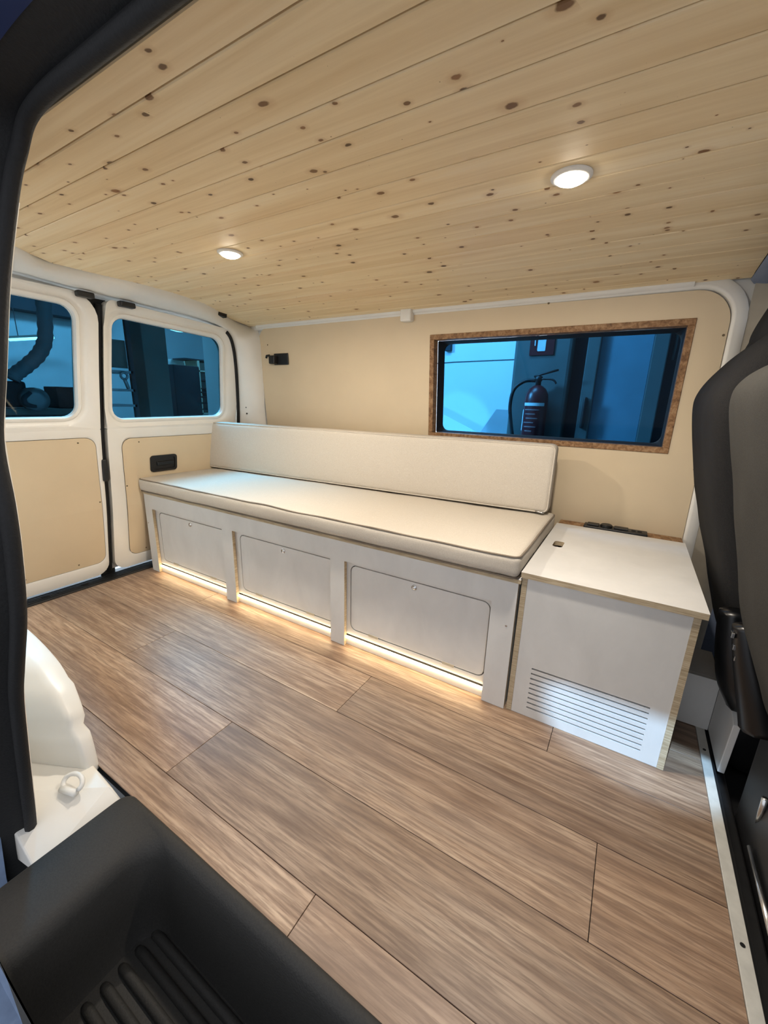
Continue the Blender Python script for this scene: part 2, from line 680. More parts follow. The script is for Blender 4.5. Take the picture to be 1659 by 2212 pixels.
# ================================================================== CEILING
CB = [-0.770, -0.707, -0.634, -0.556, -0.476, -0.388, -0.293, -0.20, -0.114, -0.03, 0.06, 0.147, 0.235, 0.322, 0.405, 0.487, 0.575, 0.628]
hdr_px = [(8, 522), (100, 565), (200, 590), (320, 617), (440, 655), (500, 690), (540, 706)]
hdr = [onC(*p) for p in hdr_px]
hy = [-0.80] + [p.y for p in hdr]
hx = [hdr[0].x + 0.10] + [p.x for p in hdr]


def xhdr(y):
    return interp(y, hy, hx)


cv = []
for i in range(21):
    y = -0.80 + 1.44 * i / 20
    cv.append([(0.0, y, zceil(y) + 0.016), (3.4, y, zceil(y) + 0.016)])
ceiling = struct(MB().loft(cv, False).build('ceiling', 'dark'), 'pine board ceiling with knots')
for a, b in zip(CB[:-1], CB[1:]):
    g, ch, th = 0.0015, 0.0016, 0.014
    za, zb = zceil(a), zceil(b)

    def zz(y):
        return za + (zb - za) * (y - a) / (b - a)
    sec = [(a + g, ch), (a + g + ch, 0), (b - g - ch, 0), (b - g, ch), (b - g, th), (a + g, th)]
    m = MB()
    L0 = [(xhdr(y) - 0.002, y, zz(y) + h) for y, h in sec]
    L1 = [(2.362, y, zz(y) + h) for y, h in sec]
    m.loft([L0, L1], True, 0, True)
    m.build('board', 'pine', ceiling)

# ================================================================== FAR SIDE WALL
wall = sempty('wall_left', 'beige lined far side wall of the van with white metal edges')


def W3(u, v, off=0.0):                      # off > 0: towards the room
    return Vector((u, ywall(v) - off, v))


WC = rect(1.296, 0.768, 2.249, 1.212)      # window cut-out (outer edge of wooden frame)
m = MB()
outer = rquad(rect(-0.12, -0.05, 2.40, 1.345), 0.002)
inner = rquad(rect(1.30, 0.772, 2.245, 1.208), 0.002)
m.loft([[W3(p.x, p.y, -0.02) for p in outer], [W3(p.x, p.y, -0.02) for p in inner]])
m.build('body_sheet', 'white', wall)
m = MB()
po = rquad([(0.205, 0.02), (2.358, 0.02), (2.334, 1.293), (0.225, 1.302)], [0.02, 0.02, 0.10, 0.07], 8)
pi_ = rquad(WC, 0.002, 8)
m.loft([[W3(p.x, p.y, -0.006) for p in po], [W3(p.x, p.y, 0.0) for p in po], [W3(p.x, p.y, 0.0) for p in pi_], [W3(p.x, p.y, -0.006) for p in pi_]])
lining = m.build('lining_panel', 'beige', wall)
for px, py in ((1500, 1014), (1563, 724), (1185, 655), (578, 745), (640, 700), (1000, 665)):
    p = onW(px, py)
    MB().lathe([(0.004, 0), (0.003, -0.0015)], (p.x, p.y, p.z), 'y', 10).build('screw', 'screw', lining)
# white raised metal edge round the panel
path = []
for p in rquad([(0.17, 0.0), (2.385, 0.0), (2.362, 1.322), (0.17, 1.322)], [0.02, 0.02, 0.12, 0.05], 8):
    path.append(p)
m = MB()
loops = []
ce = Vector((1.27, 0.68))
for k, (sc, off) in enumerate(((0.0, -0.012), (0.004, 0.002), (0.014, 0.004), (0.020, 0.001), (0.040, 0.004), (0.046, -0.015))):
    l = []
    for i, p in enumerate(path):
        q0, q1 = path[i - 1], path[(i + 1) % len(path)]
        t = (q1 - q0).normalized()
        nrm = Vector((t.y, -t.x))
        l.append(W3(p.x + nrm.x * (sc - 0.028), p.y + nrm.y * (sc - 0.028), off))
    loops.append(l)
m.loft(loops)
m.build('metal_edge', 'white', wall, smooth=True)
# small white bracket on the rail and flat rail strip
r0, r1 = onW(560, 704), onW(1500, 622)
m = MB()
ra = [onW(px, py) for px, py in ((556, 706), (700, 692), (870, 675), (1050, 659), (1250, 640), (1420, 622), (1500, 614))]
m.loft([[p + Vector((0, -0.004, 0.020)) for p in ra], [p + Vector((0, -0.014, 0.008)) for p in ra], [p + Vector((0, -0.012, -0.006)) for p in ra], [p + Vector((0, 0.01, -0.010)) for p in ra]], False)
m.build('roof_rail', 'white', wall, smooth=True)
b0 = onW(882, 683)
V_, F_ = rbox(b0.x - 0.028, b0.x + 0.028, b0.y - 0.03, b0.y + 0.01, b0.z - 0.025, b0.z + 0.03, 0.008, 3, (2, 2, 2))
MB().add(V_, F_).build('bracket', 'white', wall, smooth=True)

# side window with wooden frame
win = sempty('window_1', 'tinted side window set in a brown wooden frame')
u0, v0, u1, v1 = 1.296, 0.768, 2.249, 1.212
fw = 0.021
for a, b, c, d in ((u0, v0, u1, v0 + fw), (u0, v1 - fw, u1, v1), (u0, v0 + fw, u0 + fw, v1 - fw), (u1 - fw, v0 + fw, u1, v1 - fw)):
    m = MB()
    q = rect(a, b, c, d)
    m.loft([[W3(u, v, 0.004) for u, v in q], [W3(u, v, -0.040) for u, v in q]], True, 0, True)
    m.build('frame_board', 'framewood', win, bevel=0.0012, seg=1)
ii = rquad(rect(u0 + fw, v0 + fw, u1 - fw, v1 - fw), 0.004, 5)
i2 = rquad(rect(u0 + fw + 0.010, v0 + fw + 0.008, u1 - fw - 0.006, v1 - fw - 0.008), 0.03, 5)
MB().loft([[W3(p.x, p.y, -0.040) for p in ii], [W3(p.x, p.y, -0.096) for p in i2]]).build('gasket', 'rubber', win)
m = MB()
m.add([W3(p.x, p.y, -0.090) for p in i2], [tuple(range(len(i2)))])
m.add([W3(p.x, p.y, -0.094) for p in i2], [tuple(range(len(i2)))])
m.build('pane', 'glass_side', win)

# ================================================================== REAR FRAME AND DOORS
rear = sempty('wall_rear', 'white metal frame around the rear doors')
inn_px = [(8, 583), (100, 607), (190, 631), (300, 658), (400, 682), (465, 702), (492, 722)]
inner_c = [onD(*p) for p in inn_px]
inner_c = [Vector((inner_c[0].x, -0.82, inner_c[0].z))] + inner_c
outer_c = [Vector((hdr[0].x + 0.06, -0.82, hdr[0].z - 0.02))] + hdr
inner_c += [onD(503, 752), onD(509, 800), onD(512, 850), onD(514, 905)]
outer_c += [onW(560, 722), onW(567, 790), onW(571, 850), onW(575, 915)]
ylow = inner_c[-1].y
for z in (0.55, 0.3, 0.0):
    inner_c.append(Vector((xdoor(z), min(ylow + 0.03, 0.60), z)))
    outer_c.append(Vector((0.235, ywall(z), z)))
A = smooth_path(outer_c, 5)
B = smooth_path(inner_c, 5)
cen = Vector((1.3, -0.1, 0.6))
loops = []
for t, bul in ((0, -0.004), (0.12, 0.010), (0.3, 0.022), (0.5, 0.026), (0.7, 0.022), (0.86, 0.010), (0.96, -0.006), (1.0, -0.03)):
    l = []
    for a, b in zip(A, B):
        p = a.lerp(b, t)
        l.append(p + (cen - p).normalized() * bul)
    loops.append(l)
loops.append([b + Vector((-0.07, 0, 0)) for b in B])
loops.append([b + Vector((-0.075, 0, 0)) + (Vector((b.x, -0.1, 0.65)) - b).normalized() * 0.05 for b in B])
MB().loft(loops, False).build('frame_shell', 'white', rear, smooth=True)
# outer rubber seal on the opening
MB().tube([b + Vector((0.004, 0.0, 0.0)) for b in B[34:]], 0.009, 8).build('door_seal', 'rubber', rear, smooth=True)


zl = [-0.1 + 0.15 * i for i in range(11)]
MB().loft([[(xdoor(z) - 0.05, 0.585, z), (xdoor(z) - 0.05, 0.80, z), (xdoor(z) + 0.35, 0.80, z)] for z in zl], False).build('outer_skin', 'white', rear)
rs = [(xdoor(1.30) - 0.05, 1.312), (xdoor(1.30) - 0.05, 1.395), (3.4, 1.40)]
MB().loft([[(x, y, z) for x, z in rs] for y in (-0.95, 0.80)], False).build('roof_skin', 'white', rear)


def latch(px, py, lx, lz, nm, ang=0.0):
    i = min(range(len(B)), key=lambda k: abs(k - 0))
    p = onD(px, py) + Vector((0.03, 0, 0))
    V2, F2 = rbox(p.x - 0.02, p.x + 0.012, p.y - lx, p.y + lx, p.z - lz, p.z + lz, 0.006, 2, (1, 2, 1))
    if ang:
        c_, s_ = math.cos(ang), math.sin(ang)
        V2 = [Vector((v.x, p.y + (v.y - p.y) * c_ - (v.z - p.z) * s_, p.z + (v.y - p.y) * s_ + (v.z - p.z) * c_)) for v in V2]
    MB().add(V2, F2).build(nm, 'black', rear)


latch(176, 638, 0.030, 0.011, 'latch_catch')
latch(266, 660, 0.032, 0.011, 'latch_catch')
latch(466, 678, 0.038, 0.013, 'latch_cover', -0.12)
for px, py in ((525, 787), (529, 835), (533, 880), (534, 893)):
    p = onX(px, py, 0.13)
    MB().lathe([(0.0035, 0), (0.0035, -0.006)], (p.x, p.y, p.z), 'y', 8).build('screw_hole', 'dark', rear)


def D3(y, z, off=0.0):
    return Vector((xdoor(z) + off, y, z))


def rear_door(name, y0, y1, zt0, zt1, wq, pq, label, hinge_side):
    d = sempty(name, label)
    m = MB()
    # window surround: outer rectangle -> stepped in to the glass
    zs = 0.765
    o = rquad([(y0, zs), (y1, zs), (y1, zt1), (y0, zt0)], [0.004, 0.004, 0.10, 0.03], 6, 8)

    def grow(q, g):
        c = Vector((sum(p[0] for p in q) / 4, sum(p[1] for p in q) / 4))
        return [(p[0] + math.copysign(g, p[0] - c.x), p[1] + math.copysign(g, p[1] - c.y)) for p in q]
    rr = 0.05
    steps = [(o, None, 0.0), (grow(wq, 0.042), rr + 0.04, 0.002), (grow(wq, 0.034), rr + 0.034, -0.006), (grow(wq, 0.022), rr + 0.022, -0.010),
             (grow(wq, 0.016), rr + 0.016, -0.004), (grow(wq, 0.006), rr + 0.006, -0.006), (wq, rr, -0.022), (wq, rr, -0.034)]
    loops = []
    for q, r, off in steps:
        pts = q if r is None else rquad(q, r, 6, 8)
        loops.append([D3(p[0], p[1], off) for p in pts])
    # lip on the outside edge
    m.loft([[D3(p[0], p[1], -0.045) for p in o]] + loops)
    # lower half round the lining panel
    o2 = rquad([(y0, 0.028), (y1, 0.028), (y1, zs), (y0, zs)], [0.06, 0.06, 0.004, 0.004], 6, 8)
    l2 = [[D3(p[0], p[1], -0.045) for p in o2], [D3(p[0], p[1], 0.0) for p in o2]]
    for q, r, off in ((grow(pq, 0.012), 0.055, 0.004), (grow(pq, 0.002), 0.045, 0.0), (pq, 0.045, -0.012)):
        l2.append([D3(p[0], p[1], off) for p in rquad(q, r, 6, 8)])
    m.loft(l2)
    m.build('door_shell', 'white', d, smooth=True, auto=50)
    MB().loft([[D3(y0 - 0.01, z, -0.04) for z in (0.03, 0.2, 0.38, 0.6, 0.74, 0.79)], [D3(y1 + 0.01, z, -0.04) for z in (0.03, 0.2, 0.38, 0.6, 0.74, 0.79)]], False).build('outer_skin', 'white', d)
    pl = rquad(pq, 0.043, 6, 8)
    n = len(pl)
    # panel as a grid of strips so that it follows the door curve
    m = MB()
    c = [D3(sum(p.x for p in pl) / n, z, -0.002) for z in (0.1,)]
    half = []
    zmin, zmax = min(p.y for p in pl), max(p.y for p in pl)
    L, R_ = [], []
    NS = 36
    for i in range(NS + 1):
        z = zmin + (zmax - zmin) * (1 - math.cos(PI * i / NS)) / 2
        ys = []
        for a, b in zip(pl, pl[1:] + pl[:1]):
            if (a.y - z) * (b.y - z) <= 0 and abs(a.y - b.y) > 1e-9:
                ys.append(a.x + (b.x - a.x) * (z - a.y) / (b.y - a.y))
        if not ys:
            ys = [p.x for p in pl if abs(p.y - z) < 1e-4]
        L.append(D3(min(ys), z, 0.001))
        R_.append(D3(max(ys), z, 0.001))
    m.loft([L, R_], False)
    pan = m.build('lining_panel', 'beige', d)
    zs_ = (zmin + 0.02, zmax - 0.02)
    ya, yb = min(p.x for p in pl), max(p.x for p in pl)
    for yy, z in ((ya + 0.08, zs_[1]), (yb - 0.08, zs_[1]), (ya + 0.10, zs_[0]), (yb - 0.12, zs_[0]), (yb - 0.012, 0.42), (ya + 0.012, 0.48)):
        p = D3(yy, z, 0.001)
        MB().lathe([(0.004, 0), (0.003, 0.0015)], p, 'x', 8).build('screw', 'screw', pan)
    gl = rquad(wq, rr, 6, 8)
    m = MB()
    m.loft([[D3(p.x, p.y, -0.020) for p in gl], [D3(p.x, p.y, -0.020) for p in rquad(grow(wq, -0.006), rr - 0.004, 6, 8)]])
    m.build('window_gasket', 'rubber', d)
    m = MB()
    zc = (sum(q[1] for q in wq) / 4)
    for off in (-0.028, -0.031):
        a, b = Vector((xdoor(0.82), 0, 0.82)), Vector((xdoor(1.24), 0, 1.24))
        m.add([Vector((a.x + (b.x - a.x) * (p.y - 0.82) / 0.42 + off, p.y * 0 + p.x, p.y)) for p in gl], [tuple(range(n))])
    m.build('pane', 'glass_rear', d)
    return d


d1 = rear_door('door_1', -0.70, -0.178, 1.304, 1.304, [(-0.62, 0.822), (-0.266, 0.823), (-0.262, 1.252), (-0.60, 1.256)],
               [(-0.62, 0.098), (-0.192, 0.098), (-0.204, 0.728), (-0.62, 0.728)], 'white rear door with tinted window on the hinge side away from the bench', 0)
d2 = rear_door('door_2', -0.150, 0.565, 1.300, 1.272, [(-0.118, 0.812), (0.480, 0.822), (0.425, 1.222), (-0.118, 1.240)],
               [(-0.074, 0.092), (0.50, 0.092), (0.47, 0.716), (-0.090, 0.716)], 'white rear door with tinted window behind the bench', 1)
# seal strip in the gap, door latch, inner pull
MB().tube([D3(-0.164, z, -0.03) for z in [0.03 + 0.05 * i for i in range(26)]], 0.013, 8).build('gap_seal', 'rubber', d2, smooth=True)
MB().loft([[(xdoor(z) - 0.046, -0.20, z), (xdoor(z) - 0.046, -0.13, z)] for z in [0.0 + 0.1 * i for i in range(14)]], False).build('gap_backing', 'rubber', d1)
V_, F_ = rbox(xdoor(0.57) - 0.02, xdoor(0.57) + 0.012, -0.186, -0.162, 0.52, 0.625, 0.006, 2, (1, 1, 2))
MB().add(V_, F_).build('door_latch', 'black', d1)
h0, h1 = onD(323, 985), onD(381, 1013)
hq = rquad(rect(h0.y, h1.z, h1.y, h0.z), 0.016, 5, 3)
hi = rquad(rect(h0.y + 0.012, h1.z + 0.012, h1.y - 0.012, h0.z - 0.012), 0.010, 5, 3)
m = MB()
m.loft([[D3(p.x, p.y, 0.001) for p in hq], [D3(p.x, p.y, 0.008) for p in hq], [D3(p.x, p.y, 0.008) for p in hi], [D3(p.x, p.y, 0.002) for p in hi]])
m.add([D3(p.x, p.y, 0.003) for p in hi], [tuple(range(len(hi)))])
hd = m.build('handle', 'black', d2)
zc = (h0.z + h1.z) / 2
MB().box(xdoor(zc) + 0.0, xdoor(zc) + 0.009, h0.y + 0.035, h1.y - 0.018, zc - 0.012, zc + 0.010).build('grip', 'gloss', hd, bevel=0.003)

# ================================================================== NEAR SIDE: PILLAR, WALL, STEP, WHEEL ARCH
near = sempty('wall_right', 'near side body around the sliding door opening')
sp = [(1.367, -0.93, -0.06), (1.115, -0.93, -0.06)]
seal_pts = [(2.60, -0.790, 1.306), (1.95, -0.790, 1.306), (1.667, -0.790, 1.306), (1.48, -0.790, 1.306), (1.385, -0.790, 1.305),
            (1.325, -0.790, 1.295), (1.295, -0.794, 1.265), (1.286, -0.81, 1.21), (1.279, -0.84, 1.085), (1.320, -0.88, 0.947), (1.340, -0.905, 0.85),
            (1.366, -0.915, 0.76), (1.368, -0.92, 0.684), (1.350, -0.925, 0.58), (1.303, -0.93, 0.47), (1.260, -0.93, 0.39), (1.220, -0.93, 0.27),
            (1.181, -0.93, 0.14), (1.138, -0.93, 0.0), (1.106, -0.935, -0.10), (1.085, -0.94, -0.24)]
SPt = smooth_path(seal_pts, 6)
MB().tube(SPt, 0.011, 8).build('door_seal', 'rubber', near, smooth=True)


def outdir(p):
    if p.z > 1.27:
        k = min(1, max(0, (1.50 - p.x) / 0.14))
        return Vector((-k, 0, 1 - k * 0.5)).normalized()
    return Vector((-1, 0, 0.0))


loops = []
for o_, dy in ((0.006, -0.004), (0.014, -0.03), (0.020, -0.055)):
    loops.append([p + outdir(p) * o_ + Vector((0, dy, 0)) for p in SPt])
MB().loft(loops, False).build('seal_flange', 'rubber', near, smooth=True)
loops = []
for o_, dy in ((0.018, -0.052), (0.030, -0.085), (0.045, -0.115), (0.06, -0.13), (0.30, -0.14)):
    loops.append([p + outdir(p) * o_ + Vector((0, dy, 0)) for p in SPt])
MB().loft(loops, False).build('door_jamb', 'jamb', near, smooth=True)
# white inner side panel rearwards of the pillar
zs = [1.20 - 0.05 * i for i in range(26)]
l = []
py_ = [p for p in SPt if p.x < 1.40]
pz = sorted([(p.z, p.x, p.y) for p in py_])
for z in zs:
    x = interp(z, [q[0] for q in pz], [q[1] for q in pz])
    y = interp(z, [q[0] for q in pz], [q[2] for q in pz])
    l.append([(x - 0.004, y + 0.004, z), (x - 0.02, y + 0.018, z), (x - 0.06, y + 0.022, z), (x - 0.5, y + 0.01, z), (-0.15, y + 0.01, z)])
MB().loft(l, False).build('inner_sheet', 'white', near, smooth=True)
# lower jamb at the pillar foot, cool light painted in as grey blue
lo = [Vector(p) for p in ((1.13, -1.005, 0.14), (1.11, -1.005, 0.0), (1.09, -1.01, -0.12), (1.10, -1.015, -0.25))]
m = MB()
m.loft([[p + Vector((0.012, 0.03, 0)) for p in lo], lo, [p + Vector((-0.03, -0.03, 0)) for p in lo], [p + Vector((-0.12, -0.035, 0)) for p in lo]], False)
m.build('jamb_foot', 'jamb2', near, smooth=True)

# white floor corner between wheel arch and step
cor = [(0.92, -0.775, 0.014), (0.92, -0.95, 0.022), (1.005, -0.95, 0.030), (1.198, -0.792, 0.012)]
top = [Vector(p) for p in cor]
low = [Vector((0.92, -0.775, -0.1)), Vector((0.92, -0.95, -0.2)), Vector((1.238, -0.958, -0.03)), Vector((1.238, -0.786, -0.02))]
MB().loft([low, top], True, 0, True).build('floor_corner', 'white', near, bevel=0.006, seg=3)
# sill metal outside the step
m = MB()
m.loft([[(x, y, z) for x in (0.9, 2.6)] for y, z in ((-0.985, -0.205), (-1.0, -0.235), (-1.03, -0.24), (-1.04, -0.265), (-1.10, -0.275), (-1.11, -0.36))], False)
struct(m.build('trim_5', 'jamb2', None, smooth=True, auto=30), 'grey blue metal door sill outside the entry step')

# tie-down ring
c0 = onZ(158, 1693, 0.035)
ring = thing('tie_down_ring', 'white wire lashing ring on the floor corner beside the wheel arch', 'ring', (c0.x, c0.y, 0.02))
ux = (onZ(188, 1703, 0.03) - onZ(130, 1683, 0.03))
uy = Vector((-ux.y, ux.x, 0)).normalized()
ux = Vector((ux.x, ux.y, 0)).normalized()
pts = []
for i in range(22):
    a = -0.5 + (2 * PI - 0.6) * i / 21
    pts.append(Vector((c0.x, c0.y, 0.034)) + ux * (0.026 * math.cos(a)) + uy * (0.013 * math.sin(a)) + Vector((0, 0, 0.012 * math.sin(a) + 0.004)))
MB().tube(pts, 0.0052, 10).build('loop', 'whiteplastic', ring, smooth=True)
MB().tube([Vector((c0.x, c0.y, 0.027)) + ux * s - uy * 0.012 for s in (-0.022, 0, 0.022)], 0.008, 10).build('sleeve', 'whiteplastic', ring, smooth=True)

# wheel arch cover
arch = MB()
NA, NB_ = 44, 22
loops = []
for i in range(NA + 1):
    th = PI * i / NA                                 # along x, over the wheel
    ca, sa = math.cos(th), math.sin(th)
    l = []
    for j in range(NB_ + 1):
        ph = (PI / 2) * j / NB_                       # from the wall (0) to the inner face
        e = 0.62
        cp, spn = abs(math.cos(ph)) ** e, abs(math.sin(ph)) ** e
        st_ = 0.0
        for a0, am in ((0.43, 0.030), (0.88, 0.014)):
            st_ += am * math.exp(-((th - a0) / 0.045) ** 2)
        k = 1 - st_
        bx = math.copysign(abs(ca) ** 0.92, ca)
        bz = abs(sa) ** 0.95
        yi = -0.935 + (0.185 - 0.02 * max(0, abs(ca) - 0.7) / 0.3) * spn * k
        x = 0.66 + 0.445 * bx * (0.94 + 0.06 * cp) * k
        x -= 2.0 * max(0.0, -0.80 - yi) * max(0.0, (x - 0.66) / 0.45)
        l.append((x, yi, -0.01 + 0.29 * bz * (0.86 + 0.14 * cp) * k))
    loops.append(l)
arch.loft(loops, False)
wa = arch.build('wheel_arch_cover', 'whiteplastic', None, smooth=True)
tag(wa, 'white moulded wheel arch cover beside the sliding door', 'wheel arch')

# step well
step = thing('entry_step', 'black ribbed plastic entry step below the sliding door', 'step', (1.8, -0.88, -0.2))
x0s, x1s, ya, yb = 1.236, 2.60, -0.773, -0.99
lp = []
for ix, iy, z, r in ((0.0, 0.0, -0.02, 0.03), (0.0, 0.0, 0.004, 0.03), (0.006, 0.004, 0.009, 0.03), (0.05, 0.014, 0.009, 0.04), (0.115, 0.022, 0.004, 0.05), (0.135, 0.028, -0.004, 0.055), (0.145, 0.034, -0.03, 0.06), (0.155, 0.042, -0.12, 0.06), (0.16, 0.048, -0.185, 0.06), (0.168, 0.056, -0.202, 0.06)):
    q = [(x0s + ix, ya - iy), (x1s, ya - iy), (x1s, yb - 0.06), (x0s + ix, yb - 0.06)]
    lp.append([Vector((p.x, p.y, z)) for p in rquad(q, [r, 0.01, 0.01, 0.01], 6, 6)])
m = MB()
m.loft(lp)
m.build('well', 'step', step, smooth=True, auto=60)
MB().box(1.385, 2.60, -1.06, -0.815, -0.215, -0.200).build('tread', 'step', step, bevel=0.002)
for i in range(5):
    y = -0.842 - i * 0.033
    pts = [Vector((1.415, y, -0.207)), Vector((1.425, y, -0.200)), Vector((1.445, y, -0.197)), Vector((2.0, y, -0.196)), Vector((2.58, y, -0.196))]
    MB().tube(pts, 0.0095, 10).build('rib', 'step', step, smooth=True)

# ================================================================== CAB
cab = sempty('wall_front', 'grey cab interior behind the front seats')
m = MB()
pts = [(2.375, 0.0), (2.40, 0.004), (2.43, 0.018), (2.46, 0.016), (2.50, -0.02)]
zz_ = [-0.05 + 0.1 * i for i in range(15)]
m.loft([[W3(u, z, o) for u, o in pts] for z in zz_], False)
m.build('pillar_trim', ['pillar'], cab, smooth=True)
# cab side wall with door window
oo = rquad(rect(2.46, -0.3, 3.6, 1.40), 0.002)
ic = rquad([(2.56, 0.80), (3.30, 0.80), (3.05, 1.22), (2.56, 1.24)], 0.04)
MB().loft([[W3(p.x, p.y, -0.015) for p in oo], [W3(p.x, p.y, -0.015) for p in ic], [W3(p.x, p.y, -0.05) for p in ic]]).build('side_trim', 'grey', cab)
MB().add([W3(p.x, p.y, -0.045) for p in ic], [tuple(range(len(ic)))]).build('pane', 'glass_cab', cab)
# headliner of the cab
m = MB()
m.loft([[(x, y, min(zceil(y) - 0.004, 1.332) - dz) for y in (-0.80, -0.5, -0.2, 0.1, 0.4, 0.56, 0.63)] for x, dz in ((2.362, 0.0), (2.372, 0.012), (2.40, 0.018), (2.8, 0.02), (3.4, 0.08))], False)
m.build('ceiling_cab', 'grey', None, smooth=True)
struct(bpy.data.objects['ceiling_cab'], 'grey cab headliner')
cfl = struct(MB().box(2.452, 3.6, -0.95, 0.78, -0.12, -0.06).build('floor_cab', 'black'), 'black cab floor below the front seats')
MB().box(2.452, 2.482, -0.95, 0.72, -0.06, -0.012).build('floor_lip', 'black', cfl, bevel=0.004)


def seat_shell(rear_prof, thick, y0, y1, e=5.0, wob=0.0, seed=0.0, n=36, shrink=0.0):
    """rear_prof: (x, z) list from bottom to top of the rear face; returns a rounded slab lofted across y"""
    rp = smooth_path([Vector((x, 0, z)) for x, z in rear_prof], 6)
    nr = len(rp)
    fr = [p + Vector((thick, 0, 0.02)) for p in rp]
    loop = []
    for p in rp:
        loop.append(p)
    topc = (rp[-1] + fr[-1]) / 2
    for i in range(1, 6):
        a = PI * i / 6
        loop.append(topc + (rp[-1] - topc) * math.cos(a) + Vector((0, 0, 0.05 * math.sin(a))))
    for p in reversed(fr):
        loop.append(p)
    botc = (rp[0] + fr[0]) / 2
    for i in range(1, 4):
        a = PI * i / 4
        loop.append(botc + (fr[0] - botc) * math.cos(a) - Vector((0, 0, 0.03 * math.sin(a))))
    zlo, zhi = rp[0].z, rp[-1].z
    loops = []
    for k in range(n + 1):
        t = -1 + 2 * k / n
        t = math.copysign(abs(t) ** 0.7, t)
        s = max(0.02, (1 - abs(t) ** e)) ** (1 / e)
        y = (y0 + y1) / 2 + t * (y1 - y0) / 2
        l = []
        for p in loop:
            cx = interp(min(max(p.z, zlo), zhi), [q.z for q in rp], [q.x for q in rp]) + thick / 2
            zc_ = (zlo + zhi) / 2
            q = Vector((cx + (p.x - cx) * s, y, zc_ + (p.z - zc_) * (1 - (1 - s) * 0.35)))
            if wob:
                q += noise.noise_vector(q * 9 + Vector((seed, 0, 0))) * wob
            l.append(q)
        loops.append(l)
    return loops


# far (driver's) seat with black cover
fs = thing('front_seat', 'front seat under a loose black cover, by the far cab wall', 'seat', (2.6, 0.37, -0.06))
prof = [(2.470, 0.23), (2.432, 0.349), (2.386, 0.492), (2.336, 0.66), (2.298, 0.824), (2.279, 0.93), (2.288, 0.99), (2.33, 1.055), (2.372, 1.10)]
MB().loft(seat_shell(prof, 0.15, 0.14, 0.62, 6, 0.005, 3.0), True, 0, True).build('backrest', 'seatblack', fs, smooth=True)
prof = [(2.375, 1.07), (2.372, 1.13), (2.392, 1.20), (2.41, 1.235)]
MB().loft(seat_shell(prof, 0.09, 0.25, 0.51, 5, 0.006, 8.0), True, 0, True).build('headrest', 'seatblack', fs, smooth=True)
V_, F_ = rbox(2.50, 3.00, 0.14, 0.62, 0.28, 0.42, 0.05, 4, (6, 6, 2), (0, 0, 0.02))
MB().add(V_, F_).build('seat_pad', 'seatblack', fs, smooth=True)
V_, F_ = rbox(2.50, 2.95, 0.18, 0.60, -0.06, 0.28, 0.03, 3, (2, 2, 2))
MB().add(V_, F_).build('seat_base', 'black', fs, smooth=True)
# side shield, glossy
sh = smooth_path([(2.415, 0.12, 0.44), (2.43, 0.115, 0.36), (2.455, 0.11, 0.27), (2.49, 0.11, 0.215)], 6)
MB().tube(sh, lambda t: 0.030 + 0.022 * t, 12).build('side_shield', 'gloss', fs, smooth=True)

# near (passenger's) seat in dark grey cloth
ns = thing('front_seat', 'dark grey cloth front seat beside the sliding door', 'seat', (2.6, -0.3, -0.06))
prof = [(2.455, 0.33), (2.419, 0.413), (2.383, 0.516), (2.335, 0.719), (2.301, 0.863), (2.284, 0.946), (2.297, 0.985), (2.33, 1.01)]
MB().loft(seat_shell(prof, 0.16, -0.62, 0.02, 7, 0.004, 1.0), True, 0, True).build('backrest', 'seatgrey', ns, smooth=True)
V_, F_ = rbox(2.50, 3.00, -0.62, 0.02, 0.28, 0.42, 0.05, 4, (6, 6, 2), (0, 0, 0.02))
MB().add(V_, F_).build('seat_pad', 'seatgrey', ns, smooth=True)
V_, F_ = rbox(2.485, 2.95, -0.60, 0.0, -0.06, 0.30, 0.03, 3, (2, 2, 2))
MB().add(V_, F_).build('seat_base', 'black', ns, smooth=True)
sh = smooth_path([(2.405, -0.03, 0.47), (2.425, -0.035, 0.40), (2.452, -0.04, 0.32), (2.478, -0.04, 0.245)], 6)
MB().tube(sh, lambda t: 0.022 + 0.020 * t, 12).build('side_shield', 'gloss', ns, smooth=True)
for i, (z, xx) in enumerate(((0.447, 2.386), (0.420, 2.394), (0.395, 2.401), (0.370, 2.409), (0.340, 2.418))):
    MB().box(xx - 0.002, xx + 0.004, -0.048, -0.034, z - 0.006, z + 0.006).build('shield_clip', 'metal', ns, bevel=0.001)
MB().tube([(2.50, -0.10, 0.02), (2.485, -0.14, 0.10), (2.478, -0.155, 0.16)], 0.006, 8).build('lever', 'metal', ns, smooth=True)
MB().tube([(2.478, -0.16, 0.035), (2.478, -0.36, 0.03)], 0.005, 8).build('seat_rail', 'metal', ns, smooth=True)

# small white boxing between cabinet and seats
bxo = thing('corner_boxing', 'small white boarded cover on the floor between the cabinet and front seats', 'cover', (2.43, 0.2, 0))
m = MB()
q = [(0.075, 0.006), (0.245, 0.006), (0.245, 0.185), (0.16, 0.195), (0.060, 0.165)]
m.loft([[Vector((2.459, y, z)) for y, z in q], [Vector((2.474, y, z)) for y, z in q]], True, 0, True)
m.build('side_board', 'lam', bxo, bevel=0.002)
MB().box(2.378, 2.459, 0.245, 0.260, 0.002, 0.170).build('front_board', 'lam', bxo, bevel=0.001)
MB().box(2.378, 2.459, 0.260, 0.42, 0.155, 0.170).build('top_board', 'lam', bxo, bevel=0.001)

# ================================================================== STORAGE BENCH
bench = thing('storage_bench', 'long white laminate storage bench with three flap doors and lit plinth', 'bench', (0.96, 0.3, 0))
posts = [(0.0, 0.062), (0.611, 0.680), (1.232, 1.298), (1.846, 1.918)]
FT = 0.015
m = MB()
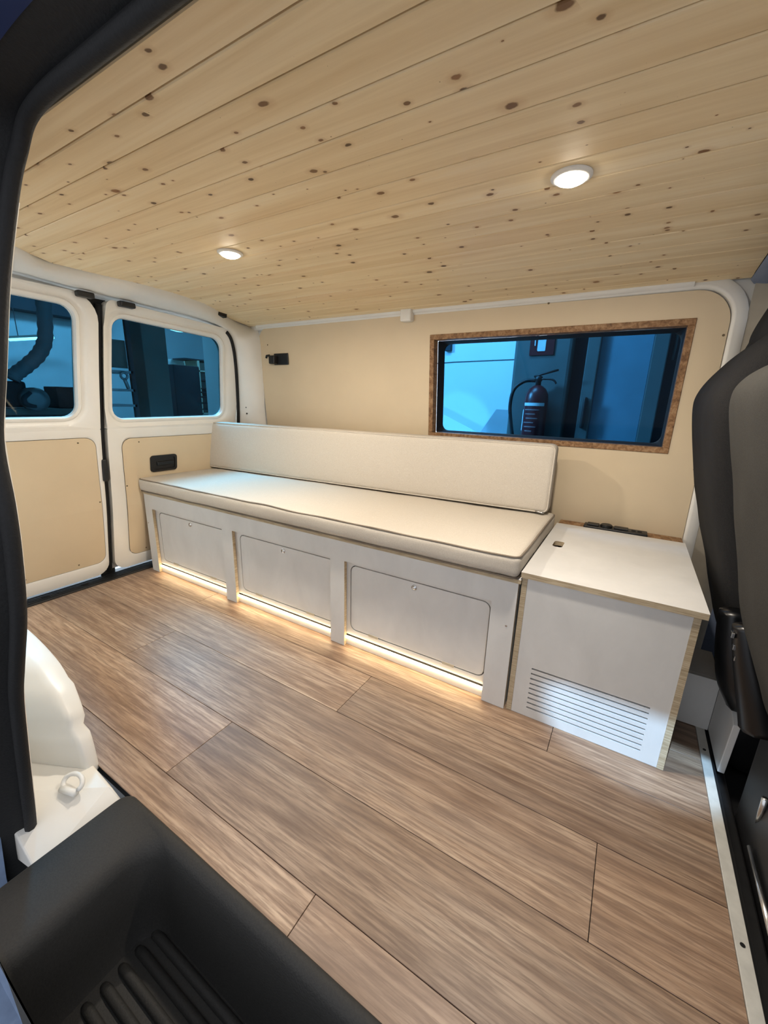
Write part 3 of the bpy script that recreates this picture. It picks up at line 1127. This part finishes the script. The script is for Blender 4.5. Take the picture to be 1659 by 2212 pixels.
# front frame as one comb: top rail and four posts
zt, zr = 0.428, 0.352
m.box(0.0, 1.918, 0.0, FT, zr, zt, ends=1)
for a, b in posts:
    m.box(a, b, 0.0, FT, 0.001, zr, ends=1)
m.build('front_frame', ['lam', 'ply'], bench)
MB().box(-0.006, 1.924, -0.004, 0.60, 0.4285, 0.4405, ends=2).build('top_board', ['lam', 'ply'], bench)
MB().box(0.0, 0.015, FT, 0.60, 0.001, 0.428, ends=0).build('end_panel', ['lam', 'ply'], bench)
MB().box(1.903, 1.918, FT, 0.60, 0.001, 0.428, ends=0).build('end_panel', ['lam', 'ply'], bench)
MB().box(0.015, 1.903, 0.0305, 0.034, 0.03, 0.42).build('inner_backing', 'dark', bench)
for (a, b), (c, d_), dx0, dx1 in ((posts[0], posts[1], 0.090, 0.625), (posts[1], posts[2], 0.708, 1.238), (posts[2], posts[3], 1.314, 1.843)):
    x0, x1 = b - 0.03, c + 0.03
    x0, x1 = max(x0, 0.016), min(x1, 1.902)
    x0 += 0.0005
    dq = rect(dx0, 0.070, dx1, 0.338)
    if dx1 > x1 - 0.004:
        x1 = dx1 + 0.012
    o_ = rquad(rect(x0, 0.046, x1, 0.420), 0.001, 6, 4)
    i_ = rquad(dq, 0.026, 6, 4)
    m = MB()
    yr, yb_ = FT + 0.0022, FT + 0.015
    m.loft([[Vector((p.x, yb_, p.y)) for p in o_], [Vector((p.x, yr, p.y)) for p in o_], [Vector((p.x, yr, p.y)) for p in i_], [Vector((p.x, yb_, p.y)) for p in i_]])
    m.build('recessed_panel', 'lam', bench)
    di = rquad(rect(dx0 + 0.0036, 0.0736, dx1 - 0.0036, 0.3344), 0.0228, 6, 4)
    m = MB()
    m.loft([[Vector((p.x, yb_, p.y)) for p in di], [Vector((p.x, yr, p.y)) for p in di]], True, 0, True)
    door = m.build('flap_door', ['lam'], bench, bevel=0.0008, seg=1)
    lx = dx0 + (0.265 if dx0 > 0.2 else 0.262)
    lk = MB().lathe([(0.0, -0.004), (0.006, -0.004), (0.0065, -0.001), (0.008, -0.001), (0.0095, -0.003), (0.0105, -0.001), (0.0105, 0.002)], (lx, yr, 0.316), 'y', 20).build('lock', 'metal', door, smooth=True)
    for hx_ in (dx0 + 0.105, dx0 + 0.405):
        MB().box(hx_ - 0.021, hx_ + 0.021, yr - 0.0018, yr + 0.002, 0.0665, 0.0775).build('hinge', 'hinge', door, bevel=0.0008, seg=1)
    # plinth board and light strip
    MB().box(b - 0.02, c + 0.02, FT + 0.0005, FT + 0.012, 0.001, 0.0285).build('plinth', 'lam', bench)
    ls = MB().box(b + 0.001, c - 0.001, FT - 0.006, FT + 0.002, 0.0310, 0.0375)
    ls.build('light_strip', 'led', bench)
MB().lathe([(0.0035, 0), (0.003, -0.001)], (1.897, 0.0, 0.285), 'y', 10).build('screw', 'metal', bench)
MB().lathe([(0.0035, 0), (0.003, -0.001)], (0.012, 0.0, 0.27), 'y', 10).build('screw', 'metal', bench)

# seat cushion
sc = thing('seat_cushion', 'long beige linen seat cushion on top of the storage bench', 'cushion', (0.96, 0.25, 0.441))
V_, F_ = rbox(0.002, 1.918, -0.022, 0.57, 0.4465, 0.513, 0.018, 5, (60, 16, 4), (0.0, 0.004, 0.004), 0.0022, 2.0)
MB().add(V_, F_).build('cover', 'linen', sc, smooth=True)


def piping(zc_, ins, seed, x0=0.002, x1=1.918, y0=-0.022, y1=0.57):
    pts = []
    q = rquad(rect(x0 + ins, y0 + ins, x1 - ins, y1 - ins), 0.02, 5, 60)
    for p in q:
        d_ = noise.noise(Vector((p.x * 6, p.y * 6, seed))) * 0.004
        d2_ = noise.noise(Vector((p.x * 5, p.y * 5, seed + 4))) * 0.003
        pts.append(Vector((p.x, p.y + (d2_ if p.y < 0.1 else 0), zc_ + d_)))
    return pts


MB().tube(piping(0.5085, 0.003, 1.0), 0.0032, 6, closed=True).build('piping', 'piping', sc, smooth=True)
MB().tube(piping(0.4475, 0.004, 9.0), 0.0032, 6, closed=True).build('piping', 'piping', sc, smooth=True)

# back cushion: leans against the wall, slightly askew
bc = thing('back_cushion', 'long beige linen back cushion standing upright on the seat cushion', 'cushion', (0.96, 0.46, 0.513))
V_, F_ = rbox(0.0, 1.885, 0.0, 0.085, 0.0, 0.262, 0.020, 5, (60, 4, 10), (0, 0.006, 0.002), 0.0018, 6.0)


def place_back(V):
    out = []
    ang = math.atan2(0.100, 1.88)
    ca, sa = math.cos(ang), math.sin(ang)
    tl = 0.05
    for v in V:
        y = v.y + v.z * tl
        out.append(Vector((0.0 + v.x * 1.008 * ca - y * sa, 0.395 + v.x * sa + y * ca, 0.521 + v.z)))
    return out


MB().add(place_back(V_), F_).build('cover', 'linen', bc, smooth=True)
for yy in (0.005, 0.080):
    q = rquad(rect(0.004, 0.004, 1.881, 0.258), 0.02, 5, 40)
    pts = [Vector((p.x, yy, p.y)) for p in q]
    MB().tube(place_back(pts), 0.003, 6, closed=True).build('piping', 'linen', bc, smooth=True)
zp = place_back([Vector((1.84, 0.0, 0.006)), Vector((1.86, -0.002, 0.004)), Vector((1.872, -0.004, 0.004))])
MB().tube(zp, 0.0035, 6).build('zip_pull', 'metal', bc, smooth=True)

# ================================================================== CABINET
cb = thing('storage_cabinet', 'white laminate cabinet with lift-up lid and slotted vents beside the bench', 'cabinet', (2.13, 0.3, 0))
CX0, CX1, CY0, CY1, CT = 1.925, 2.338, 0.006, 0.612, 0.448
MB().box(CX0, CX0 + 0.015, CY0, CY1, 0.001, CT - 0.0005, ends=0).build('side_panel', ['lam', 'ply'], cb)
MB().box(CX1 - 0.015, CX1, CY0, CY1, 0.001, CT - 0.0005, ends=0).build('side_panel', ['lam', 'ply'], cb)
m = MB()
fx0, fx1 = CX0 + 0.0153, CX1 - 0.0153
sx0, sx1 = 1.983, 2.281
zs0, zs1, NSL = 0.033, 0.168, 9
pitch = (zs1 - zs0) / (NSL - 1)
sh_ = 0.0056
fy0, fy1 = CY0 + 0.001, CY0 + 0.013
m.box(fx0, sx0, fy0, fy1, 0.001, CT - 0.001)
m.box(sx1, fx1, fy0, fy1, 0.001, CT - 0.001)
m.box(sx0, sx1, fy0, fy1, zs1 + sh_ / 2, CT - 0.001)
m.box(sx0, sx1, fy0, fy1, 0.001, zs0 - sh_ / 2)
m.build('front_panel', 'lam', cb)
for i in range(NSL - 1):
    z0 = zs0 + pitch * i + sh_ / 2
    MB().box(sx0, sx1, fy0, fy1, z0, z0 + pitch - sh_).build('vent_slat', 'lam', cb)
MB().box(fx0, fx1, fy1 + 0.004, fy1 + 0.008, 0.002, CT - 0.02).build('inner_backing', 'dark', cb)
MB().box(fx0, fx1, CY1 - 0.012, CY1, 0.002, CT - 0.001).build('back_panel', 'lam', cb)
lo_ = rquad(rect(1.921, 0.001, 2.350, 0.612), 0.001, 5, 3)
lh = rquad(rect(1.954, 0.294, 1.986, 0.360), 0.011, 5, 3)
m = MB()
m.loft([[Vector((p.x, p.y, CT)) for p in lo_], [Vector((p.x, p.y, CT + 0.016)) for p in lo_]], True, 1)
m.loft([[Vector((p.x, p.y, CT + 0.016)) for p in lo_], [Vector((p.x, p.y, CT + 0.016)) for p in lh]], True, 0)
m.loft([[Vector((p.x, p.y, CT + 0.016)) for p in lh], [Vector((p.x, p.y, CT)) for p in lh]], True, 1)
m.loft([[Vector((p.x, p.y, CT)) for p in lh], [Vector((p.x, p.y, CT)) for p in lo_]], True, 0)
m.build('lid', ['lam', 'ply'], cb)
MB().box(1.925, 2.346, 0.614, 0.692, 0.002, 0.460, ends=0).build('rear_ledge', ['framewood', 'framewood'], cb)

# power panel on the ledge
pp = thing('power_panel', 'flat black socket panel on the wooden ledge behind the cabinet lid', 'socket panel', (2.13, 0.65, 0.460))
V_, F_ = rbox(2.018, 2.236, 0.618, 0.676, 0.4602, 0.470, 0.004, 2, (4, 2, 1))
MB().add(V_, F_).build('plate', 'black', pp, smooth=True, auto=40)
MB().box(2.030, 2.072, 0.630, 0.664, 0.470, 0.476).build('flap', 'black', pp, bevel=0.002)
MB().lathe([(0.021, 0.0), (0.021, 0.007), (0.018, 0.010), (0.0, 0.010)], (2.097, 0.647, 0.470), n=24).build('round_cap', 'black', pp, smooth=True, auto=40)
MB().box(2.124, 2.172, 0.630, 0.664, 0.470, 0.476).build('flap', 'black', pp, bevel=0.002)
for x in (2.190, 2.210):
    MB().box(x - 0.007, x + 0.007, 0.640, 0.655, 0.4695, 0.4715).build('usb_port', 'dark', pp)

# ================================================================== WALL LATCH, DOWNLIGHTS
a, b = onW(592, 764), onW(625, 788)
wl = thing('wall_hook', 'black rectangular catch with hook on the beige wall panel', 'hook', ((a.x + b.x) / 2, a.y, (a.z + b.z) / 2))
yw = ywall((a.z + b.z) / 2)
V_, F_ = rbox(a.x, b.x, yw - 0.007, yw + 0.002, b.z, a.z, 0.004, 2, (2, 1, 2))
MB().add(V_, F_).build('plate', 'black', wl)
V_, F_ = rbox(a.x - 0.014, a.x + 0.030, yw - 0.036, yw - 0.004, b.z + 0.004, a.z - 0.012, 0.007, 3, (2, 2, 2))
MB().add(V_, F_).build('hook_body', 'black', wl, smooth=True)
MB().tube([(a.x - 0.008, yw - 0.03, a.z - 0.012), (a.x - 0.026, yw - 0.034, a.z - 0.014), (a.x - 0.030, yw - 0.034, a.z - 0.026)], 0.006, 8).build('tip', 'black', wl, smooth=True)

for px, py, lb in ((497, 545, 'round recessed ceiling downlight nearer the rear doors'), (1235, 378, 'round recessed ceiling downlight nearer the front seats')):
    c = onC(px, py)
    dl = thing('ceiling_light', lb, 'light', (c.x, c.y, c.z), 'recessed ceiling downlights')
    zb = c.z - 0.001
    MB().lathe([(0.030, 0.002), (0.038, 0.0), (0.038, -0.003), (0.033, -0.006), (0.029, -0.006), (0.029, 0.001)], (c.x, c.y, zb), n=32).build('rim', 'white', dl, smooth=True, auto=40)
    MB().lathe([(0.029, -0.004), (0.026, -0.009), (0.018, -0.013), (0.008, -0.015), (0.0005, -0.0155)], (c.x, c.y, zb), n=32).build('lens', 'bulb', dl, smooth=True)
    lamp('downlight_beam', 'AREA', (c.x, c.y, zb - 0.02), (c.x, c.y, 0), 6.6, WARM, 0.05, parent=dl)

# ================================================================== WORKSHOP OUTSIDE
wf = struct(MB().box(-8, 6, -6, 6, -0.65, -0.60).build('floor_workshop', 'concrete'), 'grey concrete workshop floor')
# beyond the side window
ww = struct(MB().box(-3.0, 1.30, 2.60, 2.70, -0.6, 3.2).build('wall_workshop_side', 'wwhite'), 'white workshop wall beyond the side window')
MB().tube([(-0.2, 2.597, 1.285), (0.45, 2.597, 1.290), (0.62, 2.596, 1.297), (0.82, 2.597, 1.300), (1.30, 2.597, 1.307)], 0.004, 6).build('wall_cable', 'wgrey', ww)
col = struct(MB().box(1.325, 1.700, 1.95, 2.70, -0.6, 3.2).build('trim_2', 'wgrey', bevel=0.02), 'grey workshop pillar beyond the side window')
MB().box(1.700, 1.790, 2.06, 2.12, -0.6, 3.2).build('dark_recess', 'wdark', col)
wd = sempty('door_3', 'pale blue workshop door beyond the side window')
MB().box(1.790, 1.865, 1.94, 2.06, -0.6, 3.0).build('door_post', 'wgrey', wd, bevel=0.006)
MB().box(1.865, 2.150, 1.98, 2.04, -0.6, 2.9).build('door_leaf', 'wdoor', wd, bevel=0.003)
MB().box(2.150, 2.230, 1.95, 2.06, -0.6, 3.0).build('door_post', 'wgrey', wd, bevel=0.006)
V_, F_ = rbox(1.815, 1.838, 1.90, 1.945, 0.79, 0.99, 0.010, 3, (1, 1, 3))
MB().add(V_, F_).build('pull_handle', 'black', wd, smooth=True)
MB().box(2.230, 4.5, 2.10, 2.16, -0.6, 3.2).build('dark_wall', 'wdark', wd)
MB().tube([(2.262, 2.07, 1.47), (2.266, 2.07, 1.3), (2.262, 2.06, 1.22)], 0.008, 8).build('wall_pipe', 'wgrey', wd, smooth=True)

ex = thing('fire_extinguisher', 'red fire extinguisher hanging on the grey pillar outside the side window', 'extinguisher', (1.53, 1.86, 0.52))
EX, EY = 1.530, 1.862
MB().lathe([(0.070, 0.52), (0.077, 0.53), (0.077, 0.96), (0.072, 1.00), (0.055, 1.035), (0.030, 1.055), (0.020, 1.06)], (EX, EY, 0), n=28).build('cylinder', 'red', ex, smooth=True)
MB().lathe([(0.018, 1.055), (0.018, 1.085), (0.024, 1.09), (0.024, 1.115), (0.014, 1.12)], (EX, EY, 0), n=16).build('valve', 'black', ex, smooth=True)
MB().tube([(EX - 0.03, EY - 0.01, 1.115), (EX + 0.02, EY - 0.01, 1.13), (EX + 0.12, EY - 0.02, 1.155)], 0.007, 8).build('lever', 'black', ex, smooth=True)
MB().tube(smooth_path([(EX + 0.02, EY - 0.01, 1.10), (EX + 0.09, EY - 0.01, 1.095), (EX + 0.115, EY - 0.01, 1.07)], 5), 0.006, 8).build('carry_handle', 'black', ex, smooth=True)
MB().tube(smooth_path([(EX - 0.02, EY, 1.09), (EX - 0.09, EY - 0.01, 1.085), (EX - 0.155, EY - 0.01, 1.03), (EX - 0.17, EY - 0.01, 0.92), (EX - 0.15, EY - 0.01, 0.80), (EX - 0.13, EY - 0.01, 0.70), (EX - 0.125, EY - 0.01, 0.60)], 6), 0.012, 10).build('hose', 'black', ex, smooth=True)


def lab(z0, z1, a0, a1, mat, nm, r=0.0778):
    m = MB()
    m.loft([[(EX + r * math.cos(a0 + (a1 - a0) * i / 12), EY + r * math.sin(a0 + (a1 - a0) * i / 12), z) for i in range(13)] for z in (z0, z1)], False)
    m.build(nm, mat, ex)


lab(0.60, 0.70, math.radians(225), math.radians(320), 'paper', 'inspection_label')
lab(0.76, 0.90, math.radians(180), math.radians(212), 'paper', 'side_label')
lab(0.925, 0.945, math.radians(215), math.radians(325), 'paper', 'stripe_label')
for i in range(6):
    z = 0.90 - i * 0.028
    lab(z - 0.004, z + 0.004, math.radians(225 + (i % 3) * 6), math.radians(300 - (i * 17 % 30)), 'txt', 'text_line', 0.0779)

sg = thing('safety_sign', 'red square sign with white extinguisher pictogram above the extinguisher', 'sign', (1.51, 1.945, 1.35))
s0, s1 = onY(1143, 768, 1.945), onY(1203, 705, 1.945)
MB().box(s0.x, s1.x, 1.940, 1.949, s0.z, s1.z + 0.02).build('board', 'red', sg)
cxs = (s0.x + s1.x) / 2
pic = rquad([(cxs - 0.028, s0.z + 0.025), (cxs + 0.024, s0.z + 0.025), (cxs + 0.024, s0.z + 0.145), (cxs - 0.028, s0.z + 0.145)], [0.006, 0.006, 0.02, 0.02], 5, 2)
MB().loft([[Vector((p.x, 1.9395, p.y)) for p in pic], [Vector((p.x, 1.9385, p.y)) for p in pic]], True, 0, True).build('pictogram', 'paper', sg)
MB().tube(smooth_path([(cxs + 0.01, 1.9385, s0.z + 0.158), (cxs - 0.03, 1.9385, s0.z + 0.156), (cxs - 0.045, 1.9385, s0.z + 0.12), (cxs - 0.044, 1.9385, s0.z + 0.06)], 5), 0.004, 6).build('pictogram_hose', 'paper', sg)

# leaning sheets at the white wall
for nm, lb, pts, mat in (('leaning_sheet', 'white sheet leaning at the bright workshop wall', [(958, 895), (1040, 938), (1040, 1010), (940, 1010)], 'wwhite'),
                         ('leaning_sheet', 'grey sheet leaning at the bright workshop wall beside the pillar', [(1036, 936), (1072, 884), (1108, 886), (1108, 1010), (1036, 1010)], 'card')):
    yq = 2.30 if mat == 'wwhite' else 2.36
    q = [onY(px, py, yq) for px, py in pts]
    mx = max(p.z for p in q)
    q = [Vector((p.x, p.y + (p.z - mx) * -0.0, p.z)) for p in q]
    q2 = [p + Vector((0, 0.012, 0)) for p in q]
    lw_ = [Vector((p.x, p.y, -0.6)) if p.z < 0.62 else p for p in q]
    lw2 = [p + Vector((0, 0.012, 0)) for p in lw_]
    o = MB().loft([lw_, lw2], True, 0, True).build(nm, mat)
    tag(o, lb, 'sheet')
bx = onY(970, 750, 2.59)
o = MB().box(bx.x - 0.03, bx.x + 0.03, 2.56, 2.598, bx.z - 0.035, bx.z + 0.035).build('junction_box', 'wdark', bevel=0.004)
tag(o, 'small dark junction box on the bright workshop wall', 'box')

# beyond the rear doors
struct(MB().box(-6.6, -6.5, -3.5, 6, -0.6, 4.0).build('wall_workshop_rear', 'wshop'), 'blue grey workshop wall beyond the rear doors')
struct(MB().box(-6.5, -6.2, -3.5, 3.0, 2.15, 2.6).build('trim_3', 'wdark'), 'dark beam across the rear workshop wall')
struct(MB().box(-7, 0.0, -3.5, 6, 3.9, 4.0).build('ceiling_workshop', 'wdark'), 'dark workshop ceiling')
p0, p1 = onX(322, 700, -2.6), onX(368, 905, -2.6)
struct(MB().box(-2.9, -2.6, p0.y - 0.10, p1.y + 0.05, -0.6, 3.9).build('trim_4', 'wgrey', bevel=0.01), 'grey workshop column behind the rear window')

tl = thing('fluorescent_lamp', 'fluorescent tube lamp hanging before the rear workshop wall', 'lamp', onX(70, 731, -6.0))
q0, q1 = onX(20, 734, -6.0), onX(116, 729, -6.0)
MB().tube([q0, q1], 0.020, 10).build('tube', 'tube', tl, smooth=True)
MB().tube([q0 + Vector((0, 0, 0.035)), q1 + Vector((0, 0, 0.035))], 0.018, 6).build('housing', 'wgrey', tl)
for q in (q0.lerp(q1, 0.2), q0.lerp(q1, 0.8)):
    MB().tube([q + Vector((0, 0, 0.05)), Vector((q.x, q.y, 3.9))], 0.006, 6).build('hanger', 'wdark', tl)
hl = onX(388, 711, -3.4)
lt = thing('pendant_lamp', 'round glowing workshop lamp seen through the rear window', 'lamp', hl)
MB().lathe([(0.02, 0.06), (0.10, 0.03), (0.13, 0.0)], hl, n=24).build('shade', 'wdark', lt, smooth=True)
MB().tube([hl + Vector((0, 0, 0.06)), Vector((hl.x, hl.y, 3.9))], 0.008, 6).build('hanger', 'wdark', lt)
MB().lathe([(0.125, 0.0), (0.12, -0.015), (0.06, -0.03), (0.001, -0.035)], hl, n=24).build('diffuser', 'tube', lt, smooth=True)

XD = -3.0
du = thing('extraction_hose', 'grey flexible extraction hose rising from a workshop machine', 'hose', onX(20, 835, XD))
path = smooth_path([onX(px, py, XD) for px, py in ((90, 560), (93, 640), (97, 690), (97, 735), (84, 765), (58, 790), (34, 808), (26, 819))], 8)
MB().tube(path, lambda t: 0.062 + 0.004 * math.sin(t * 260), 14).build('flexible_pipe', 'duct', du, smooth=True)
ma = thing('workshop_machine', 'dark machine with round motor on the workbench', 'machine', onX(40, 895, XD))
a, b = onX(5, 822, XD), onX(66, 880, XD)
MB().box(XD - 0.25, XD, a.y, b.y, b.z, a.z).build('housing', 'wdark', ma, bevel=0.02)
c = onX(68, 862, XD)
MB().lathe([(0.06, -0.02), (0.11, 0.0), (0.11, 0.12), (0.05, 0.14)], (XD, c.y, c.z), 'x', 20).build('motor', 'steel', ma, smooth=True)
pth = smooth_path([onX(px, py, XD + 0.12) for px, py in ((66, 848), (52, 860), (56, 872), (66, 876), (78, 877))], 6)
MB().tube(pth, 0.022, 8).build('cable', 'wdark', ma, smooth=True)
MB().box(XD - 0.3, XD + 0.02, a.y - 0.2, a.y - 0.05, b.z, a.z + 0.05).build('fence_plate', 'steel', ma, bevel=0.01)
wb = thing('workbench', 'long dark workbench below the machine', 'bench', onX(90, 900, XD))
a, b = onX(-40, 882, XD), onX(168, 884, XD)
MB().box(XD - 0.6, XD + 0.05, a.y, b.y + 0.3, a.z - 0.06, a.z).build('worktop', 'wgrey', wb)
MB().box(XD - 0.55, XD, a.y + 0.02, b.y + 0.25, a.z - 0.4, a.z - 0.06).build('apron', 'wdark', wb)
for y in (a.y + 0.1, b.y + 0.2):
    MB().box(XD - 0.1, XD, y - 0.04, y + 0.04, -0.6, a.z - 0.4).build('leg', 'wdark', wb)
bo = onX(148, 860, XD - 0.2)
tag(MB().box(XD - 0.4, XD - 0.1, bo.y - 0.14, bo.y + 0.14, a.z + 0.001, a.z + 0.22).build('parts_bin', 'wdark', bevel=0.01), 'dark parts bin standing on the workbench', 'bin')

# tool rack behind the right rear window
rk = thing('tool_rack', 'steel tool rack with shelves behind the rear window', 'rack', onX(270, 900, -2.4))
a, b = onX(240, 905, -2.4), onX(300, 905, -2.4)
for y in (a.y, b.y):
    MB().box(-2.44, -2.40, y - 0.02, y + 0.02, -0.6, 1.75).build('upright', 'wdark', rk)
for px, py in ((250, 802), (250, 842), (250, 876), (250, 912)):
    z = onX(px, py, -2.4).z
    MB().box(-2.7, -2.40, a.y, b.y, z - 0.012, z + 0.012).build('shelf', 'steel', rk)
z0, z1 = onX(270, 795, -2.4).z, onX(270, 735, -2.4).z
MB().box(-2.46, -2.445, a.y + 0.04, b.y - 0.02, z0, z1).build('back_plate', 'wgrey', rk)
wr0, wr1 = onX(268, 812, -2.38), onX(278, 840, -2.38)
wr = thing('wrench', 'light steel wrench hanging on the tool rack', 'wrench', wr1)
MB().tube([wr0 - Vector((0, 0, 0.03)), wr1], 0.018, 8).build('shaft', 'steel', wr, smooth=True)
MB().tube([wr0 + Vector((0, 0.032 * math.cos(t_), 0.032 * math.sin(t_))) for t_ in [2 * PI * k / 16 for k in range(16)]], 0.012, 8, closed=True).build('ring_end', 'steel', wr, smooth=True)

# bright shelving at the right
sh2 = thing('storage_shelf', 'pale shelving with stacked boards brightly lit behind the rear window', 'shelf', onX(450, 900, -3.6))
a, b, t_ = onX(362, 905, -3.6), onX(500, 905, -3.6), onX(430, 778, -3.6)
MB().box(-3.95, -3.92, a.y, b.y + 0.3, -0.6, t_.z).build('back_board', 'wwhite', sh2)
for px in (364, 434):
    y = onX(px, 850, -3.6).y
    MB().box(-3.92, -3.60, y - 0.02, y + 0.02, -0.6, t_.z).build('upright', 'wood2', sh2)
for py in (780, 803, 822, 840, 848, 858, 871, 884, 893):
    z = onX(450, py, -3.6).z
    y = onX(400 if py in (780, 803, 893) else 434, py, -3.6).y
    MB().box(-3.90, -3.60, y, b.y + 0.3, z - 0.010, z + 0.010).build('shelf_board', 'wood2' if py in (803, 893) else 'wdark', sh2)
ch = onX(408, 850, -3.4)
tag(MB().box(-3.55, -3.40, ch.y - 0.20, ch.y + 0.20, -0.6, onX(408, 790, -3.4).z).build('dark_cupboard', 'wdark', bevel=0.01), 'dark cupboard standing before the bright shelving', 'cupboard')
